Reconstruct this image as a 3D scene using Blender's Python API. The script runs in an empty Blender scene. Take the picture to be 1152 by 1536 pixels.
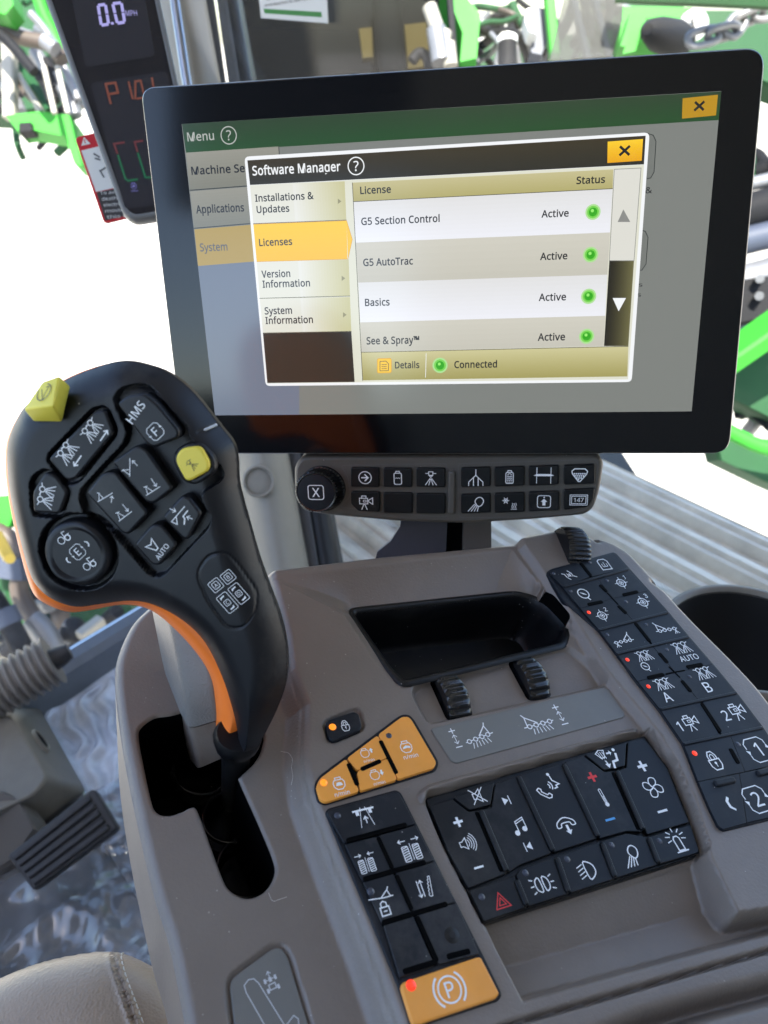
import bpy, math, random
import numpy as np
from mathutils import Vector, Matrix

random.seed(7)
rng = np.random.default_rng(7)
sc = bpy.context.scene
col = sc.collection

# ------------------------------------------------------------------ camera, sky, sun, exposure
FPX = 1154.0                                   # focal length in pixels of the 1152 x 1536 photograph
CAM = np.array([0.0, 0.0, 0.95])               # camera above the cab floor (z = 0)
UP = np.array([-.055, .848, .53]); UP /= np.linalg.norm(UP)      # world up in camera axes
_f = np.array([0, 0, -1.0]); _f -= _f.dot(UP) * UP; _f /= np.linalg.norm(_f)
_x = np.cross(_f, UP)
R = np.array([_x, _f, UP])                     # camera axes -> world axes
cd = bpy.data.cameras.new('camera'); cam = bpy.data.objects.new('camera', cd); col.objects.link(cam)
cam.matrix_world = Matrix.Translation(CAM) @ Matrix(R.tolist()).to_4x4()
cd.sensor_fit = 'VERTICAL'; cd.sensor_height = 36; cd.lens = 36 * FPX / 1536
cd.clip_start = .02; cd.clip_end = 2000
cd.dof.use_dof = True; cd.dof.focus_distance = .37; cd.dof.aperture_fstop = 13
sc.camera = cam
EXPOSURE = 2.12
SUN_EL, SUN_AZ = math.radians(58), math.radians(172)            # azimuth clockwise from +Y
world = bpy.data.worlds.new('World'); sc.world = world; world.use_nodes = True
wn = world.node_tree; bg = wn.nodes['Background']
sky = wn.nodes.new('ShaderNodeTexSky'); sky.sky_type = 'NISHITA'; sky.sun_disc = False
sky.sun_elevation = SUN_EL; sky.sun_rotation = SUN_AZ
wn.links.new(sky.outputs[0], bg.inputs[0]); bg.inputs[1].default_value = .15
sd_ = bpy.data.lights.new('sun', 'SUN'); sun = bpy.data.objects.new('sun', sd_); col.objects.link(sun)
sd_.energy = 4.5; sd_.angle = math.radians(.5); sd_.color = (1, .95, .86)
_sv = Vector((math.sin(SUN_AZ) * math.cos(SUN_EL), math.cos(SUN_AZ) * math.cos(SUN_EL), math.sin(SUN_EL)))
sun.rotation_euler = _sv.to_track_quat('Z', 'Y').to_euler()
sc.view_settings.view_transform = 'Standard'; sc.view_settings.look = 'None'
sc.view_settings.exposure = EXPOSURE; sc.view_settings.gamma = 1
sc.view_settings.use_curve_mapping = False
sc.cycles.max_bounces = 8; sc.cycles.transparent_max_bounces = 12
sc.cycles.use_denoising = True

# ------------------------------------------------------------------ projection helpers
def ray(px, py): return np.array([(px - 576) / FPX, -(py - 768) / FPX, -1.0])
def toW(p): return R @ np.asarray(p, float) + CAM
def W(px, py, z): return toW(ray(px, py) * z)                   # point of the place at a depth of z metres
def nrm(v): v = np.asarray(v, float); return v / np.linalg.norm(v)

class Frame:
    """A plane of the place: origin, two axes and a normal, in camera axes."""
    def __init__(s, o, n, u):
        s.o = np.asarray(o, float); s.n = nrm(n)
        u = np.asarray(u, float); s.u = nrm(u - u.dot(s.n) * s.n); s.v = np.cross(s.n, s.u); s.d = s.n.dot(s.o)
    def uv(s, px, py, h=0.):
        r = ray(px, py); p = r * ((s.d + h) / s.n.dot(r)) - s.o
        return np.array([p.dot(s.u), p.dot(s.v)])
    def w(s, a, b, h=0.): return toW(s.o + a * s.u + b * s.v + h * s.n)
    def ws(s, A, H):
        A = np.asarray(A, float); H = np.broadcast_to(np.asarray(H, float), (len(A),))
        p = s.o + A[:, :1] * s.u + A[:, 1:2] * s.v + H[:, None] * s.n
        return p @ R.T + CAM
    def proj(s, a, b, h=0.):
        p = s.o + a * s.u + b * s.v + h * s.n
        return np.array([576 + FPX * p[0] / -p[2], 768 - FPX * p[1] / -p[2]])
    def pix(s, pts, h=0., Z=None):
        out = []
        for x, y in pts:
            if Z: x, y = Z[0] + x / Z[2], Z[1] + y / Z[2]
            if callable(h):
                q = s.uv(x, y, 0)
                for _ in range(4): q = s.uv(x, y, h(q))
            else: q = s.uv(x, y, h)
            out.append(q)
        return np.array(out)
    def mpp(s, px, py, d, h=0.):                               # metres along direction d that span one pixel
        a, b = s.uv(px, py, h); e = 1e-4
        return e / np.linalg.norm(s.proj(a + d[0] * e, b + d[1] * e, h) - s.proj(a, b, h))

def area(p): x, y = p[:, 0], p[:, 1]; return .5 * np.sum(x * np.roll(y, -1) - np.roll(x, -1) * y)
def ccw(p): p = np.asarray(p, float); return p if area(p) > 0 else p[::-1].copy()
def rounded(p, r, n=5):
    p = np.asarray(p, float); N = len(p); rs = r if hasattr(r, '__len__') else [r] * N; out = []
    for i in range(N):
        a, b, c = p[i - 1], p[i], p[(i + 1) % N]
        da, dc = a - b, c - b; la, lc = np.linalg.norm(da), np.linalg.norm(dc)
        t = min(rs[i], .49 * la, .49 * lc)
        if t < 1e-6: out.append(b); continue
        s, e = b + da / la * t, b + dc / lc * t
        for k in range(n + 1):
            q = k / n; out.append((1 - q) ** 2 * s + 2 * q * (1 - q) * b + q * q * e)
    return np.array(out)
def inset(p, d):
    """Move a counter-clockwise polygon inwards by d."""
    e = np.roll(p, -1, 0) - p; L = np.linalg.norm(e, axis=1, keepdims=True); L[L < 1e-9] = 1e-9
    nn = np.stack([-e[:, 1], e[:, 0]], 1) / L; pv = np.roll(nn, 1, 0); b = nn + pv
    den = np.maximum((b * b).sum(1, keepdims=True) / 2, .35)
    return p + b * d / den
def smooth_path(p, n=8, closed=False):
    """Catmull-Rom through the points."""
    p = np.asarray(p, float); N = len(p); out = []
    for i in range(N if closed else N - 1):
        g = (lambda k: p[k % N]) if closed else (lambda k: p[min(max(k, 0), N - 1)])
        a, b, c, d = g(i - 1), g(i), g(i + 1), g(i + 2)
        for k in range(n):
            t = k / n
            out.append(.5 * (2 * b + (c - a) * t + (2 * a - 5 * b + 4 * c - d) * t * t + (3 * b - a - 3 * c + d) * t ** 3))
    if not closed: out.append(p[-1])
    return np.array(out)
def sdf(P, poly):
    """Signed distance of points to a polygon, positive inside."""
    D = np.full(len(P), 1e9); ins = np.zeros(len(P), bool); M = len(poly)
    for i in range(M):
        a, b = poly[i], poly[(i + 1) % M]; e = b - a; w = P - a
        t = np.clip((w @ e) / max(e @ e, 1e-18), 0, 1); q = w - t[:, None] * e
        D = np.minimum(D, (q * q).sum(1))
        c = (a[1] > P[:, 1]) != (b[1] > P[:, 1])
        if c.any():
            xx = a[0] + (P[:, 1] - a[1]) * e[0] / (e[1] if abs(e[1]) > 1e-15 else 1e-15); ins ^= c & (P[:, 0] < xx)
    D = np.sqrt(D); return np.where(ins, D, -D)
def dline(P, line):
    D = np.full(len(P), 1e9)
    for a, b in zip(line[:-1], line[1:]):
        e = b - a; w = P - a; t = np.clip((w @ e) / max(e @ e, 1e-18), 0, 1); q = w - t[:, None] * e
        D = np.minimum(D, (q * q).sum(1))
    return np.sqrt(D)
def nearest(P, poly):
    best = np.full(len(P), 1e9); out = P.copy(); M = len(poly)
    for i in range(M):
        a, b = poly[i], poly[(i + 1) % M]; e = b - a; w = P - a
        t = np.clip((w @ e) / max(e @ e, 1e-18), 0, 1); q = a + t[:, None] * e; d = ((P - q) ** 2).sum(1)
        k = d < best; best[k] = d[k]; out[k] = q[k]
    return out
def sstep(x): x = np.clip(x, 0, 1); return x * x * (3 - 2 * x)

# ------------------------------------------------------------------ materials
def lin(c):
    c = [x / 255 for x in c]; return tuple(x / 12.92 if x <= .04045 else ((x + .055) / 1.055) ** 2.4 for x in c)
MATS = {}
def mat(name, c, rough=.5, spec=.5, bump=None, metal=0., vary=0., vscale=30., dust=0., dscale=520., emit=None, coat=0., alpha=1., rvary=0., smear=.10):
    m = bpy.data.materials.new(name); m.use_nodes = True; MATS[name] = m
    nt = m.node_tree; N = nt.nodes; Lk = nt.links; b = N['Principled BSDF']
    b.inputs['Base Color'].default_value = (*c, 1); b.inputs['Roughness'].default_value = rough
    b.inputs['Metallic'].default_value = metal; b.inputs['Specular IOR Level'].default_value = spec
    b.inputs['Coat Weight'].default_value = coat; b.inputs['Coat Roughness'].default_value = .08
    b.inputs['Alpha'].default_value = alpha
    tc = N.new('ShaderNodeTexCoord'); co = tc.outputs['Object']
    def noise(sc_, det=3, rg=.6):
        n = N.new('ShaderNodeTexNoise'); n.inputs['Scale'].default_value = sc_; n.inputs['Detail'].default_value = det
        n.inputs['Roughness'].default_value = rg; Lk.new(co, n.inputs['Vector']); return n.outputs['Fac']
    def math_(op, a, v):
        n = N.new('ShaderNodeMath'); n.operation = op
        for k, q in enumerate((a, v)):
            if hasattr(q, 'is_linked'): Lk.new(q, n.inputs[k])
            else: n.inputs[k].default_value = q
        return n.outputs[0]
    cur = None
    if vary:
        r = N.new('ShaderNodeMapRange'); Lk.new(noise(vscale, 6), r.inputs[0]); r.inputs[1].default_value = .3; r.inputs[2].default_value = .7
        mx = N.new('ShaderNodeMix'); mx.data_type = 'RGBA'; Lk.new(r.outputs[0], mx.inputs[0])
        mx.inputs[6].default_value = (*[x * (1 - vary) for x in c], 1); mx.inputs[7].default_value = (*[min(1, x * (1 + vary)) for x in c], 1)
        cur = mx.outputs[2]
    if dust:
        v = N.new('ShaderNodeTexVoronoi'); v.inputs['Scale'].default_value = dscale; Lk.new(co, v.inputs['Vector'])
        sp = N.new('ShaderNodeSeparateColor'); Lk.new(v.outputs['Color'], sp.inputs[0])
        rad = math_('MULTIPLY', math_('GREATER_THAN', sp.outputs[0], 1 - dust), math_('MULTIPLY', sp.outputs[1], .17))
        k = math_('MULTIPLY', math_('LESS_THAN', v.outputs['Distance'], rad), .5)
        # smeared film of dust
        r = N.new('ShaderNodeMapRange'); Lk.new(noise(14, 8, .7), r.inputs[0]); r.inputs[1].default_value = .52; r.inputs[2].default_value = .8
        r.inputs[4].default_value = smear
        k = math_('MAXIMUM', k, r.outputs[0])
        mx = N.new('ShaderNodeMix'); mx.data_type = 'RGBA'; Lk.new(k, mx.inputs[0])
        if cur: Lk.new(cur, mx.inputs[6])
        else: mx.inputs[6].default_value = (*c, 1)
        mx.inputs[7].default_value = (.5, .47, .43, 1); cur = mx.outputs[2]
    if cur: Lk.new(cur, b.inputs['Base Color'])
    if rvary:
        r = N.new('ShaderNodeMapRange'); Lk.new(noise(22, 5), r.inputs[0]); r.inputs[1].default_value = .3; r.inputs[2].default_value = .7
        r.inputs[3].default_value = max(0, rough - rvary); r.inputs[4].default_value = rough + rvary; Lk.new(r.outputs[0], b.inputs['Roughness'])
    if bump:
        kind, s_, st, dist = bump
        if kind == 'noise': hgt = noise(s_, 2)
        else:
            v = N.new('ShaderNodeTexVoronoi'); v.inputs['Scale'].default_value = s_; v.feature = 'SMOOTH_F1'; Lk.new(co, v.inputs['Vector']); hgt = v.outputs['Distance']
        bp = N.new('ShaderNodeBump'); bp.inputs['Strength'].default_value = st; bp.inputs['Distance'].default_value = dist
        Lk.new(hgt, bp.inputs['Height']); Lk.new(bp.outputs[0], b.inputs['Normal'])
    if emit:
        b.inputs['Emission Color'].default_value = (*emit[0], 1); b.inputs['Emission Strength'].default_value = emit[1]
    return name
def screen(name, srgb, gain=1., rough=.16):
    """A lit display pixel area: emits the colour it shows, dark glass underneath."""
    return mat(name, (.012, .012, .014), rough, .42, emit=(lin(srgb), gain * 2 ** -EXPOSURE))

mat('console_plastic', (.185, .150, .124), .40, .5, ('noise', 750, .32, .0005), vary=.06, dust=.10)
mat('console_plate', (.165, .158, .142), .42, .45, ('noise', 1500, .12, .0003), vary=.03, dust=.03)
mat('pillar_plastic', (.25, .225, .185), .5, .4, ('noise', 500, .15, .0004), vary=.05)
mat('pillar_dark', (.10, .092, .085), .5, .4, ('noise', 500, .15, .0004))
mat('rubber_key', (.0052, .0070, .0115), .5, .3, ('noise', 1400, .12, .0002), dust=.05, rvary=.08, smear=.06)
mat('dusty_key', (.006, .0075, .0115), .5, .32, ('noise', 1400, .15, .0002), vary=.3, vscale=60, dust=.12, rvary=.1, smear=.16)
mat('gloss_key', (.0035, .0038, .0045), .38, .3, ('noise', 900, .05, .0002), dust=.01)
mat('groove_shade', (.0012, .0012, .0014), .7, .05)  # near black puts the shade of grooves, slots and openings into the colour
mat('bar_plastic', (.085, .075, .062), .48, .45, ('noise', 1300, .2, .0003), dust=.02)
mat('handle_black', (.0055, .006, .0085), .42, .38, ('noise', 1500, .12, .0002), dust=.012, rvary=.07)
mat('handle_orange', (.92, .20, .025), .4, .45, ('noise', 900, .06, .0002), vary=.04)
mat('key_orange', (.88, .34, .045), .42, .45, ('noise', 900, .08, .0002), vary=.06, vscale=50, dust=.02)
mat('key_yellow', (.78, .62, .07), .42, .4, ('noise', 900, .06, .0002), vary=.05)
mat('stop_yellow', (.74, .62, .07), .45, .4, ('noise', 900, .06, .0002), vary=.06)
mat('lever_boot', (.19, .175, .16), .42, .5, ('voronoi', 1500, .5, .0004), vary=.05)
mat('tray_black', (.004, .004, .005), .4, .35, ('noise', 1200, .15, .0003), dust=.10, rvary=.08, smear=.08)
mat('wheel_black', (.006, .006, .007), .22, .55, dust=.02)
mat('print_white', (.86, .86, .86), .5, .3)
mat('print_grey', (.60, .61, .62), .5, .3)
mat('print_red', (.72, .05, .05), .5, .3)
mat('print_blue', (.10, .35, .70), .5, .3)
mat('print_dark', (.10, .08, .05), .5, .3)
mat('lamp_off', (.055, .06, .08), .25, .5)
mat('lamp_red', (.5, .02, .01), .3, .5, emit=(lin((255, 62, 32)), 1.15 * 2 ** -EXPOSURE))
mat('lamp_amber', (.6, .2, .02), .3, .5, emit=(lin((255, 140, 20)), 1.1 * 2 ** -EXPOSURE))
mat('monitor_glass', (.003, .003, .004), .10, .4)
mat('monitor_case', (.02, .021, .024), .4, .5)
mat('monitor_edge', (.30, .30, .30), .3, .5)
mat('leather', (.34, .25, .178), .36, .5, ('voronoi', 850, .4, .0006), vary=.05, vscale=60)
mat('bracket_blue', (.045, .05, .072), .4, .5, ('noise', 900, .12, .0003), dust=.02)
mat('bracket_beige', (.12, .11, .10), .5, .4, ('noise', 900, .15, .0003))

# ------------------------------------------------------------------ mesh builder and object tree
class MB:
    def __init__(s): s.v = []; s.f = []; s.m = []; s.sm = []; s.names = []; s.n = 0; s.nrm = {}
    def slot(s, name):
        if name not in s.names: s.names.append(name)
        return s.names.index(name)
    def add(s, V, F, m, smooth=False):
        k = s.slot(m); b = s.n; V = np.asarray(V, float).reshape(-1, 3); s.v.append(V); s.n += len(V)
        for f in F:
            s.f.append([b + int(i) for i in f]); s.m.append(k); s.sm.append(smooth)
        return s
    def rings(s, rings, m, smooth=True, closed=True, cap0=False, cap1=False):
        n = len(rings[0]); F = []
        for j in range(len(rings) - 1):
            for i in range(n if closed else n - 1):
                a, b = j * n + i, j * n + (i + 1) % n
                F.append((a, b, b + n, a + n))
        s.add(np.concatenate(rings), F, m, smooth)
        if cap0: s.add(rings[0], [list(range(n))[::-1]], m)
        if cap1: s.add(rings[-1], [list(range(n))], m)
        return s
    def prism(s, fr, poly, h0, h1, bev, m, top=None, floor=False):
        """A pad over a polygon of the frame, with a rounded upper edge."""
        p = ccw(poly); rs = [fr.ws(p, h0), fr.ws(p, h1 - bev)]
        s.rings(rs, m, False)
        k = [fr.ws(p, h1 - bev)] + [fr.ws(inset(p, bev * (1 - math.cos(t))), h1 - bev + bev * math.sin(t)) for t in (.4, .8, 1.2, math.pi / 2)]
        s.rings(k, m, True); s.add(k[-1], [list(range(len(p)))], top or m)
        if floor: s.add(rs[0], [list(range(len(p)))[::-1]], m)
        return s
    def flat(s, fr, poly, h, m): p = ccw(poly); return s.add(fr.ws(p, h), [list(range(len(p)))], m)
    def disc(s, fr, c, r, h, m, n=20, dome=0.):
        a = [np.array([c + r * k * np.array([math.cos(t), math.sin(t)]) for t in np.linspace(0, 2 * math.pi, n, endpoint=False)]) for k in (1, .75, .4)]
        s.rings([fr.ws(a[0], h), fr.ws(a[1], h + dome * .6), fr.ws(a[2], h + dome)], m); return s.add(fr.ws(a[2], h + dome), [list(range(n))], m)
    def tube(s, pts, r, m, n=12, cap=True):
        pts = [np.asarray(p, float) for p in pts]; rr = r if hasattr(r, '__len__') else [r] * len(pts); rings = []; ref = None
        for i, p in enumerate(pts):
            t = nrm(pts[min(i + 1, len(pts) - 1)] - pts[max(i - 1, 0)])
            if ref is None: ref = np.cross(t, [0, 0, 1]) if abs(t[2]) < .95 else np.cross(t, [1, 0, 0])
            a = nrm(ref - ref.dot(t) * t); ref = a; b = np.cross(t, a)
            rings.append(np.array([p + rr[i] * (math.cos(q) * a + math.sin(q) * b) for q in np.linspace(0, 2 * math.pi, n, endpoint=False)]))
        return s.rings(rings, m, True, True, cap, cap)
    def beam(s, a, b, w, d, m, up=(0, 0, 1), bev=.15):
        """A bar of rectangular section with chamfered edges."""
        a, b = np.asarray(a, float), np.asarray(b, float); t = nrm(b - a); x = np.cross(t, up)
        if np.linalg.norm(x) < 1e-3: x = np.cross(t, (1, 0, 0))
        x = nrm(x); y = np.cross(x, t); c = bev * min(w, d)
        sec = [(-w / 2 + c, -d / 2), (w / 2 - c, -d / 2), (w / 2, -d / 2 + c), (w / 2, d / 2 - c), (w / 2 - c, d / 2), (-w / 2 + c, d / 2), (-w / 2, d / 2 - c), (-w / 2, -d / 2 + c)]
        q = [np.array([o + i * x + j * y for i, j in sec]) for o in (a, b)]
        return s.rings(q, m, False, True, True, True)
    def slab(s, pts, vec, m, bev=0.):
        """A solid plate: outline of place points extruded along vec."""
        P = np.array(pts, float); vec = np.asarray(vec, float)
        nn = np.cross(P[1] - P[0], P[2] - P[1])
        if nn.dot(vec) > 0: P = P[::-1]
        c = P.mean(0); 
        if bev:
            Q = c + (P - c) * (1 - bev); s.rings([P + vec, P + vec * .15, Q], m, False); s.add(Q, [list(range(len(P)))], m)
        else: s.rings([P + vec, P], m, False); s.add(P, [list(range(len(P)))], m)
        return s.add(P + vec, [list(range(len(P)))[::-1]], m)
    def build(s, name, parent=None, label=None, cat=None, group=None, kind=None):
        me = bpy.data.meshes.new(name); V = np.concatenate(s.v); r = parent
        L = np.zeros(3)
        if r is not None:
            while r.parent is not None: r = r.parent
            L = np.array(r.location)
        elif cat: L = (V.min(0) + V.max(0)) / 2; L[2] = V[:, 2].min()
        me.from_pydata((V - L).tolist(), [], s.f)
        for n in s.names: me.materials.append(MATS[n])
        me.polygons.foreach_set('material_index', s.m); me.polygons.foreach_set('use_smooth', s.sm)
        me.update()
        if s.nrm:                                              # shading normals of a height field, exact even at its trimmed edge
            VN = np.zeros((len(V), 3))
            for b, n_ in s.nrm.items(): VN[b:b + len(n_)] = n_
            li = np.empty(len(me.loops), int); me.loops.foreach_get('vertex_index', li); me.normals_split_custom_set(VN[li].tolist())
        o = bpy.data.objects.new(name, me); col.objects.link(o)
        if parent is not None: o.parent = parent
        else: o.location = L
        return tag(o, label, cat, group, kind)
def tag(o, label=None, cat=None, group=None, kind=None):
    for k, v in (('label', label), ('category', cat), ('group', group), ('kind', kind)):
        if v: o[k] = v
    return o
def thing(name, loc, label, cat, group=None):
    o = bpy.data.objects.new(name, None); o.empty_display_size = .02; col.objects.link(o); o.location = [float(x) for x in loc]
    return tag(o, label, cat, group)

def sheet(mb, fr, outline, holes, hf, step, skirt, m, skirt_m=None, flare=0., hole_m=None):
    """A moulded shell: a fine height field over an outline with openings, with side walls."""
    outline = ccw(outline); lo, hi = outline.min(0) - step * 2, outline.max(0) + step * 2
    nx, ny = [int(math.ceil(k)) + 1 for k in (hi - lo) / step]
    X, Y = np.meshgrid(lo[0] + step * np.arange(nx), lo[1] + step * np.arange(ny)); P = np.stack([X.ravel(), Y.ravel()], 1)
    S = sdf(P, outline); who = np.zeros(len(P), int); cur = S.copy()
    for k, hp in enumerate(holes):
        q = -sdf(P, hp); b = q < cur; cur[b] = q[b]; who[b] = k + 1
    ins = cur > 0; G = ins.reshape(ny, nx); anyc = G[:-1, :-1] | G[1:, :-1] | G[:-1, 1:] | G[1:, 1:]
    idx = np.arange(nx * ny).reshape(ny, nx)
    C = np.stack([idx[:-1, :-1][anyc], idx[:-1, 1:][anyc], idx[1:, 1:][anyc], idx[1:, :-1][anyc]], 1)
    used = np.unique(C); out = used[~ins[used]]
    near = used[ins[used] & (cur[used] < step * .25)]
    for k, poly in enumerate([outline] + list(holes)):
        z = out[who[out] == k]
        if len(z): P[z] = nearest(P[z], poly)
        z = near[who[near] == k]
        if len(z): P[z] = nearest(P[z], poly)
    mp = np.full(nx * ny, -1); mp[used] = np.arange(len(used)); U = P[used]; H = hf(U); C = mp[C]
    e = step * .35; hu = (hf(U + [e, 0]) - hf(U - [e, 0])) / (2 * e); hv = (hf(U + [0, e]) - hf(U - [0, e])) / (2 * e)
    nn = np.stack([-hu, -hv, np.ones(len(U))], 1); nn /= np.linalg.norm(nn, axis=1, keepdims=True)
    mb.nrm[mb.n] = (nn @ np.array([fr.u, fr.v, fr.n])) @ R.T
    mb.add(fr.ws(U, H), C, m, True)
    ed = {}
    for q in C.tolist():
        for a, b in zip(q, q[1:] + q[:1]):
            if (b, a) in ed: del ed[(b, a)]
            else: ed[(a, b)] = 1
    if skirt:
        c0 = outline.mean(0)
        E = np.array(list(ed)); a, b = E[:, 0], E[:, 1]; k = len(E)
        if flare:
            mid = U; cc = flare
            Ua, Ub = [c0 + (U[i] - c0) * cc for i in (a, b)]
        else: Ua, Ub = U[a], U[b]
        V = np.concatenate([fr.ws(U[a], H[a]), fr.ws(U[b], H[b]), fr.ws(Ub, H[b] - skirt), fr.ws(Ua, H[a] - skirt)])
        hole = np.zeros(len(U), bool)
        if hole_m:
            for hp in holes: hole |= np.abs(sdf(U, hp)) < step * .1
        for sel, mm in ((lambda i: not hole[a[i]], skirt_m or m), (lambda i: hole[a[i]], hole_m or m)):
            fs = [(i + k, i, i + 3 * k, i + 2 * k) for i in range(k) if sel(i)]
            if fs: mb.add(V, fs, mm, False)
    return U, H

# ------------------------------------------------------------------ text and symbols
_txt = {}
def glyphs(t, bold=0.):
    """A line of lettering as a flat mesh, capital height 1."""
    if (t, bold) not in _txt:
        c = bpy.data.curves.new('lettering', 'CURVE'); c.dimensions = '2D'; c.fill_mode = 'BOTH'; x = 0
        for ch in t:
            adv, cs = GLYPH[ch]
            for k in cs.split(';') if cs else ():
                q = np.array([[float(z) for z in w.split(',')] for w in k.split()]) / 200
                q = q[np.linalg.norm(q - np.roll(q, 1, 0), axis=1) > .022]
                if bold: q = inset(q, bold)
                sp = c.splines.new('POLY'); sp.points.add(len(q) - 1); sp.use_cyclic_u = True
                for pt, (a, b) in zip(sp.points, q): pt.co = (a + x, b, 0, 1)
            x += adv / 200 + bold
        o = bpy.data.objects.new('lettering', c); col.objects.link(o)
        dg = bpy.context.evaluated_depsgraph_get(); me = o.evaluated_get(dg).to_mesh()
        V = np.array([v.co[:2] for v in me.vertices]).reshape(-1, 2); F = []
        for p in me.polygons:
            i = list(p.vertices); F.append(i if p.normal.z > 0 else i[::-1])
        o.evaluated_get(dg).to_mesh_clear(); bpy.data.objects.remove(o); bpy.data.curves.remove(c)
        _txt[(t, bold)] = (V, F)
    return _txt[(t, bold)]
CAPH = 1.0
def put_text(mb, fr, t, o, ex, ey, cap, h, m, width=None, center=False, bold=0.):
    V, F = glyphs(t, bold)
    if not len(V): return
    V = V / CAPH * cap; x0, x1 = V[:, 0].min(), V[:, 0].max(); V = V - [x0, 0]
    if width: V = V * [width / (x1 - x0), 1]
    if center: V = V - [(V[:, 0].max()) / 2, cap / 2]
    P = np.asarray(o) + V[:, :1] * ex + V[:, 1:] * ey
    nz = ex[0] * ey[1] - ex[1] * ey[0]
    mb.add(fr.ws(P, h), F if nz > 0 else [f[::-1] for f in F], m)
def text_px(mb, fr, t, px, py, cap, width, h, m, bold=.012):
    """Lettering with its baseline starting at a point of the frame; sizes given as they measure there."""
    ex, ey = np.array([1., 0]), np.array([0, 1.])
    put_text(mb, fr, t, fr.uv(px, py, h), ex, ey, cap * fr.mpp(px, py, ey, h), h, m, width * fr.mpp(px + width / 2, py, ex, h) if width else None, False, bold)
def stroke(mb, fr, pts, w, h, m, closed=False):
    p = np.asarray(pts, float); N = len(p); e = np.roll(p, -1, 0) - p
    if not closed: e[-1] = e[-2]
    L = np.linalg.norm(e, axis=1, keepdims=True); L[L < 1e-9] = 1e-9; t = e / L
    pv = np.roll(t, 1, 0)
    if not closed: pv[0] = t[0]
    nn = np.stack([-(t + pv)[:, 1], (t + pv)[:, 0]], 1); d = np.maximum((nn * nn).sum(1, keepdims=True) / 2, .4); nn = nn / d
    if not closed: p = p.copy(); p[0] -= t[0] * w * .3; p[-1] += t[-1] * w * .3
    A, B = p + nn * w / 2, p - nn * w / 2; V = np.concatenate([B, A]); F = []
    for i in range(N if closed else N - 1):
        j = (i + 1) % N; F.append((i, j, j + N, i + N))
    mb.add(fr.ws(V, h), F, m)
_k = [0]
def icon(mb, fr, name, px, py, size, h, ang=0., m='print_white', sy=None, w=.74):
    """Print a symbol, `size` wide where it stands, turned by ang degrees."""
    c, s_ = math.cos(math.radians(ang)), math.sin(math.radians(ang)); ex, ey = np.array([c, s_]), np.array([-s_, c])
    o = fr.uv(px, py, h); k = size / 2 * fr.mpp(px, py, ex, h); ky = k * (sy or 1)
    T = lambda q: o + np.asarray(q, float)[:, :1] * k * ex + np.asarray(q, float)[:, 1:] * ky * ey
    for i, pr in enumerate(ICON[name]):
        hh = h + 1.5e-5 * i; a = pr[0]; mm = m
        if a == 'L': stroke(mb, fr, T(pr[1]), (pr[2] if len(pr) > 2 else .14) * k * w, hh, mm)
        elif a == 'O': stroke(mb, fr, T(pr[1]), (pr[2] if len(pr) > 2 else .14) * k * w, hh, mm, True)
        elif a == 'P': p = ccw(T(pr[1])); mb.add(fr.ws(p, hh), [list(range(len(p)))], mm)
        elif a == 'K': p = ccw(T(pr[1])); mb.add(fr.ws(p, hh), [list(range(len(p)))], 'rubber_key')
        elif a == 'C':
            q = np.linspace(0, 2 * math.pi, 28, endpoint=False); stroke(mb, fr, T(np.stack([pr[1] + pr[3] * np.cos(q), pr[2] + pr[3] * np.sin(q)], 1)), (pr[4] if len(pr) > 4 else .14) * k * w, hh, mm, True)
        elif a == 'D':
            q = np.linspace(0, 2 * math.pi, 16, endpoint=False); p = T(np.stack([pr[1] + pr[3] * np.cos(q), pr[2] + pr[3] * np.sin(q)], 1)); mb.add(fr.ws(ccw(p), hh), [list(range(16))], mm)
        elif a == 'A':
            q = np.radians(np.linspace(pr[4], pr[5], 14)); stroke(mb, fr, T(np.stack([pr[1] + pr[3] * np.cos(q), pr[2] + pr[3] * np.sin(q)], 1)), (pr[6] if len(pr) > 6 else .14) * k * w, hh, mm)
        elif a == 'T': put_text(mb, fr, pr[1], T([(pr[2], pr[3])])[0], ex, ey, pr[4] * k, hh, mm, None, True, .008)
def rr(x0, y0, x1, y1, r=.2): return rounded(np.array([(x0, y0), (x1, y0), (x1, y1), (x0, y1)]), r, 4)
def sh(pr, dx=0, dy=0, s=1., mx=1):
    """Shift, scale or mirror a list of strokes."""
    out = []
    for p in pr:
        p = list(p)
        if p[0] in 'LOPK':
            p[1] = [(mx * x * s + dx, y * s + dy) for x, y in p[1]]
            if p[0] in 'LO': p[2:] = [(p[2] if len(p) > 2 else .14) * s ** .8]
        else:
            if p[0] == 'T': p[2], p[3], p[4] = mx * p[2] * s + dx, p[3] * s + dy, p[4] * s
            else:
                p[1], p[2], p[3] = mx * p[1] * s + dx, p[2] * s + dy, p[3] * s
                if p[0] == 'C': p[4:] = [(p[4] if len(p) > 4 else .14) * s ** .8]
                if p[0] == 'A' and mx < 0: p[4], p[5] = 180 - p[4], 180 - p[5]
        out.append(tuple(p))
    return out
ICON = {}
_noz = [('O', [(-.28, .35), (.28, .35), (.28, .85), (-.28, .85)]), ('L', [(-.7, .62), (-.28, .62)]), ('L', [(.28, .62), (.7, .62)]), ('O', [(-.2, .3), (.2, .3), (0, .05)]),
        ('L', [(-.12, -.1), (-.75, -1)]), ('L', [(-.05, -.15), (-.28, -1)]), ('L', [(.05, -.15), (.28, -1)]), ('L', [(.12, -.1), (.75, -1)])]
ICON['nozzle'] = _noz
def spr(dx, dy, s): return sh([('C', 0, .55, .33), ('L', [(-.75, .75), (-.3, .6)]), ('L', [(.3, .6), (.75, .75)])] + [('L', [(a * .2, .1), (a * .8, -.95)]) for a in (-1, -.35, .35, 1)], dx, dy, s)
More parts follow.
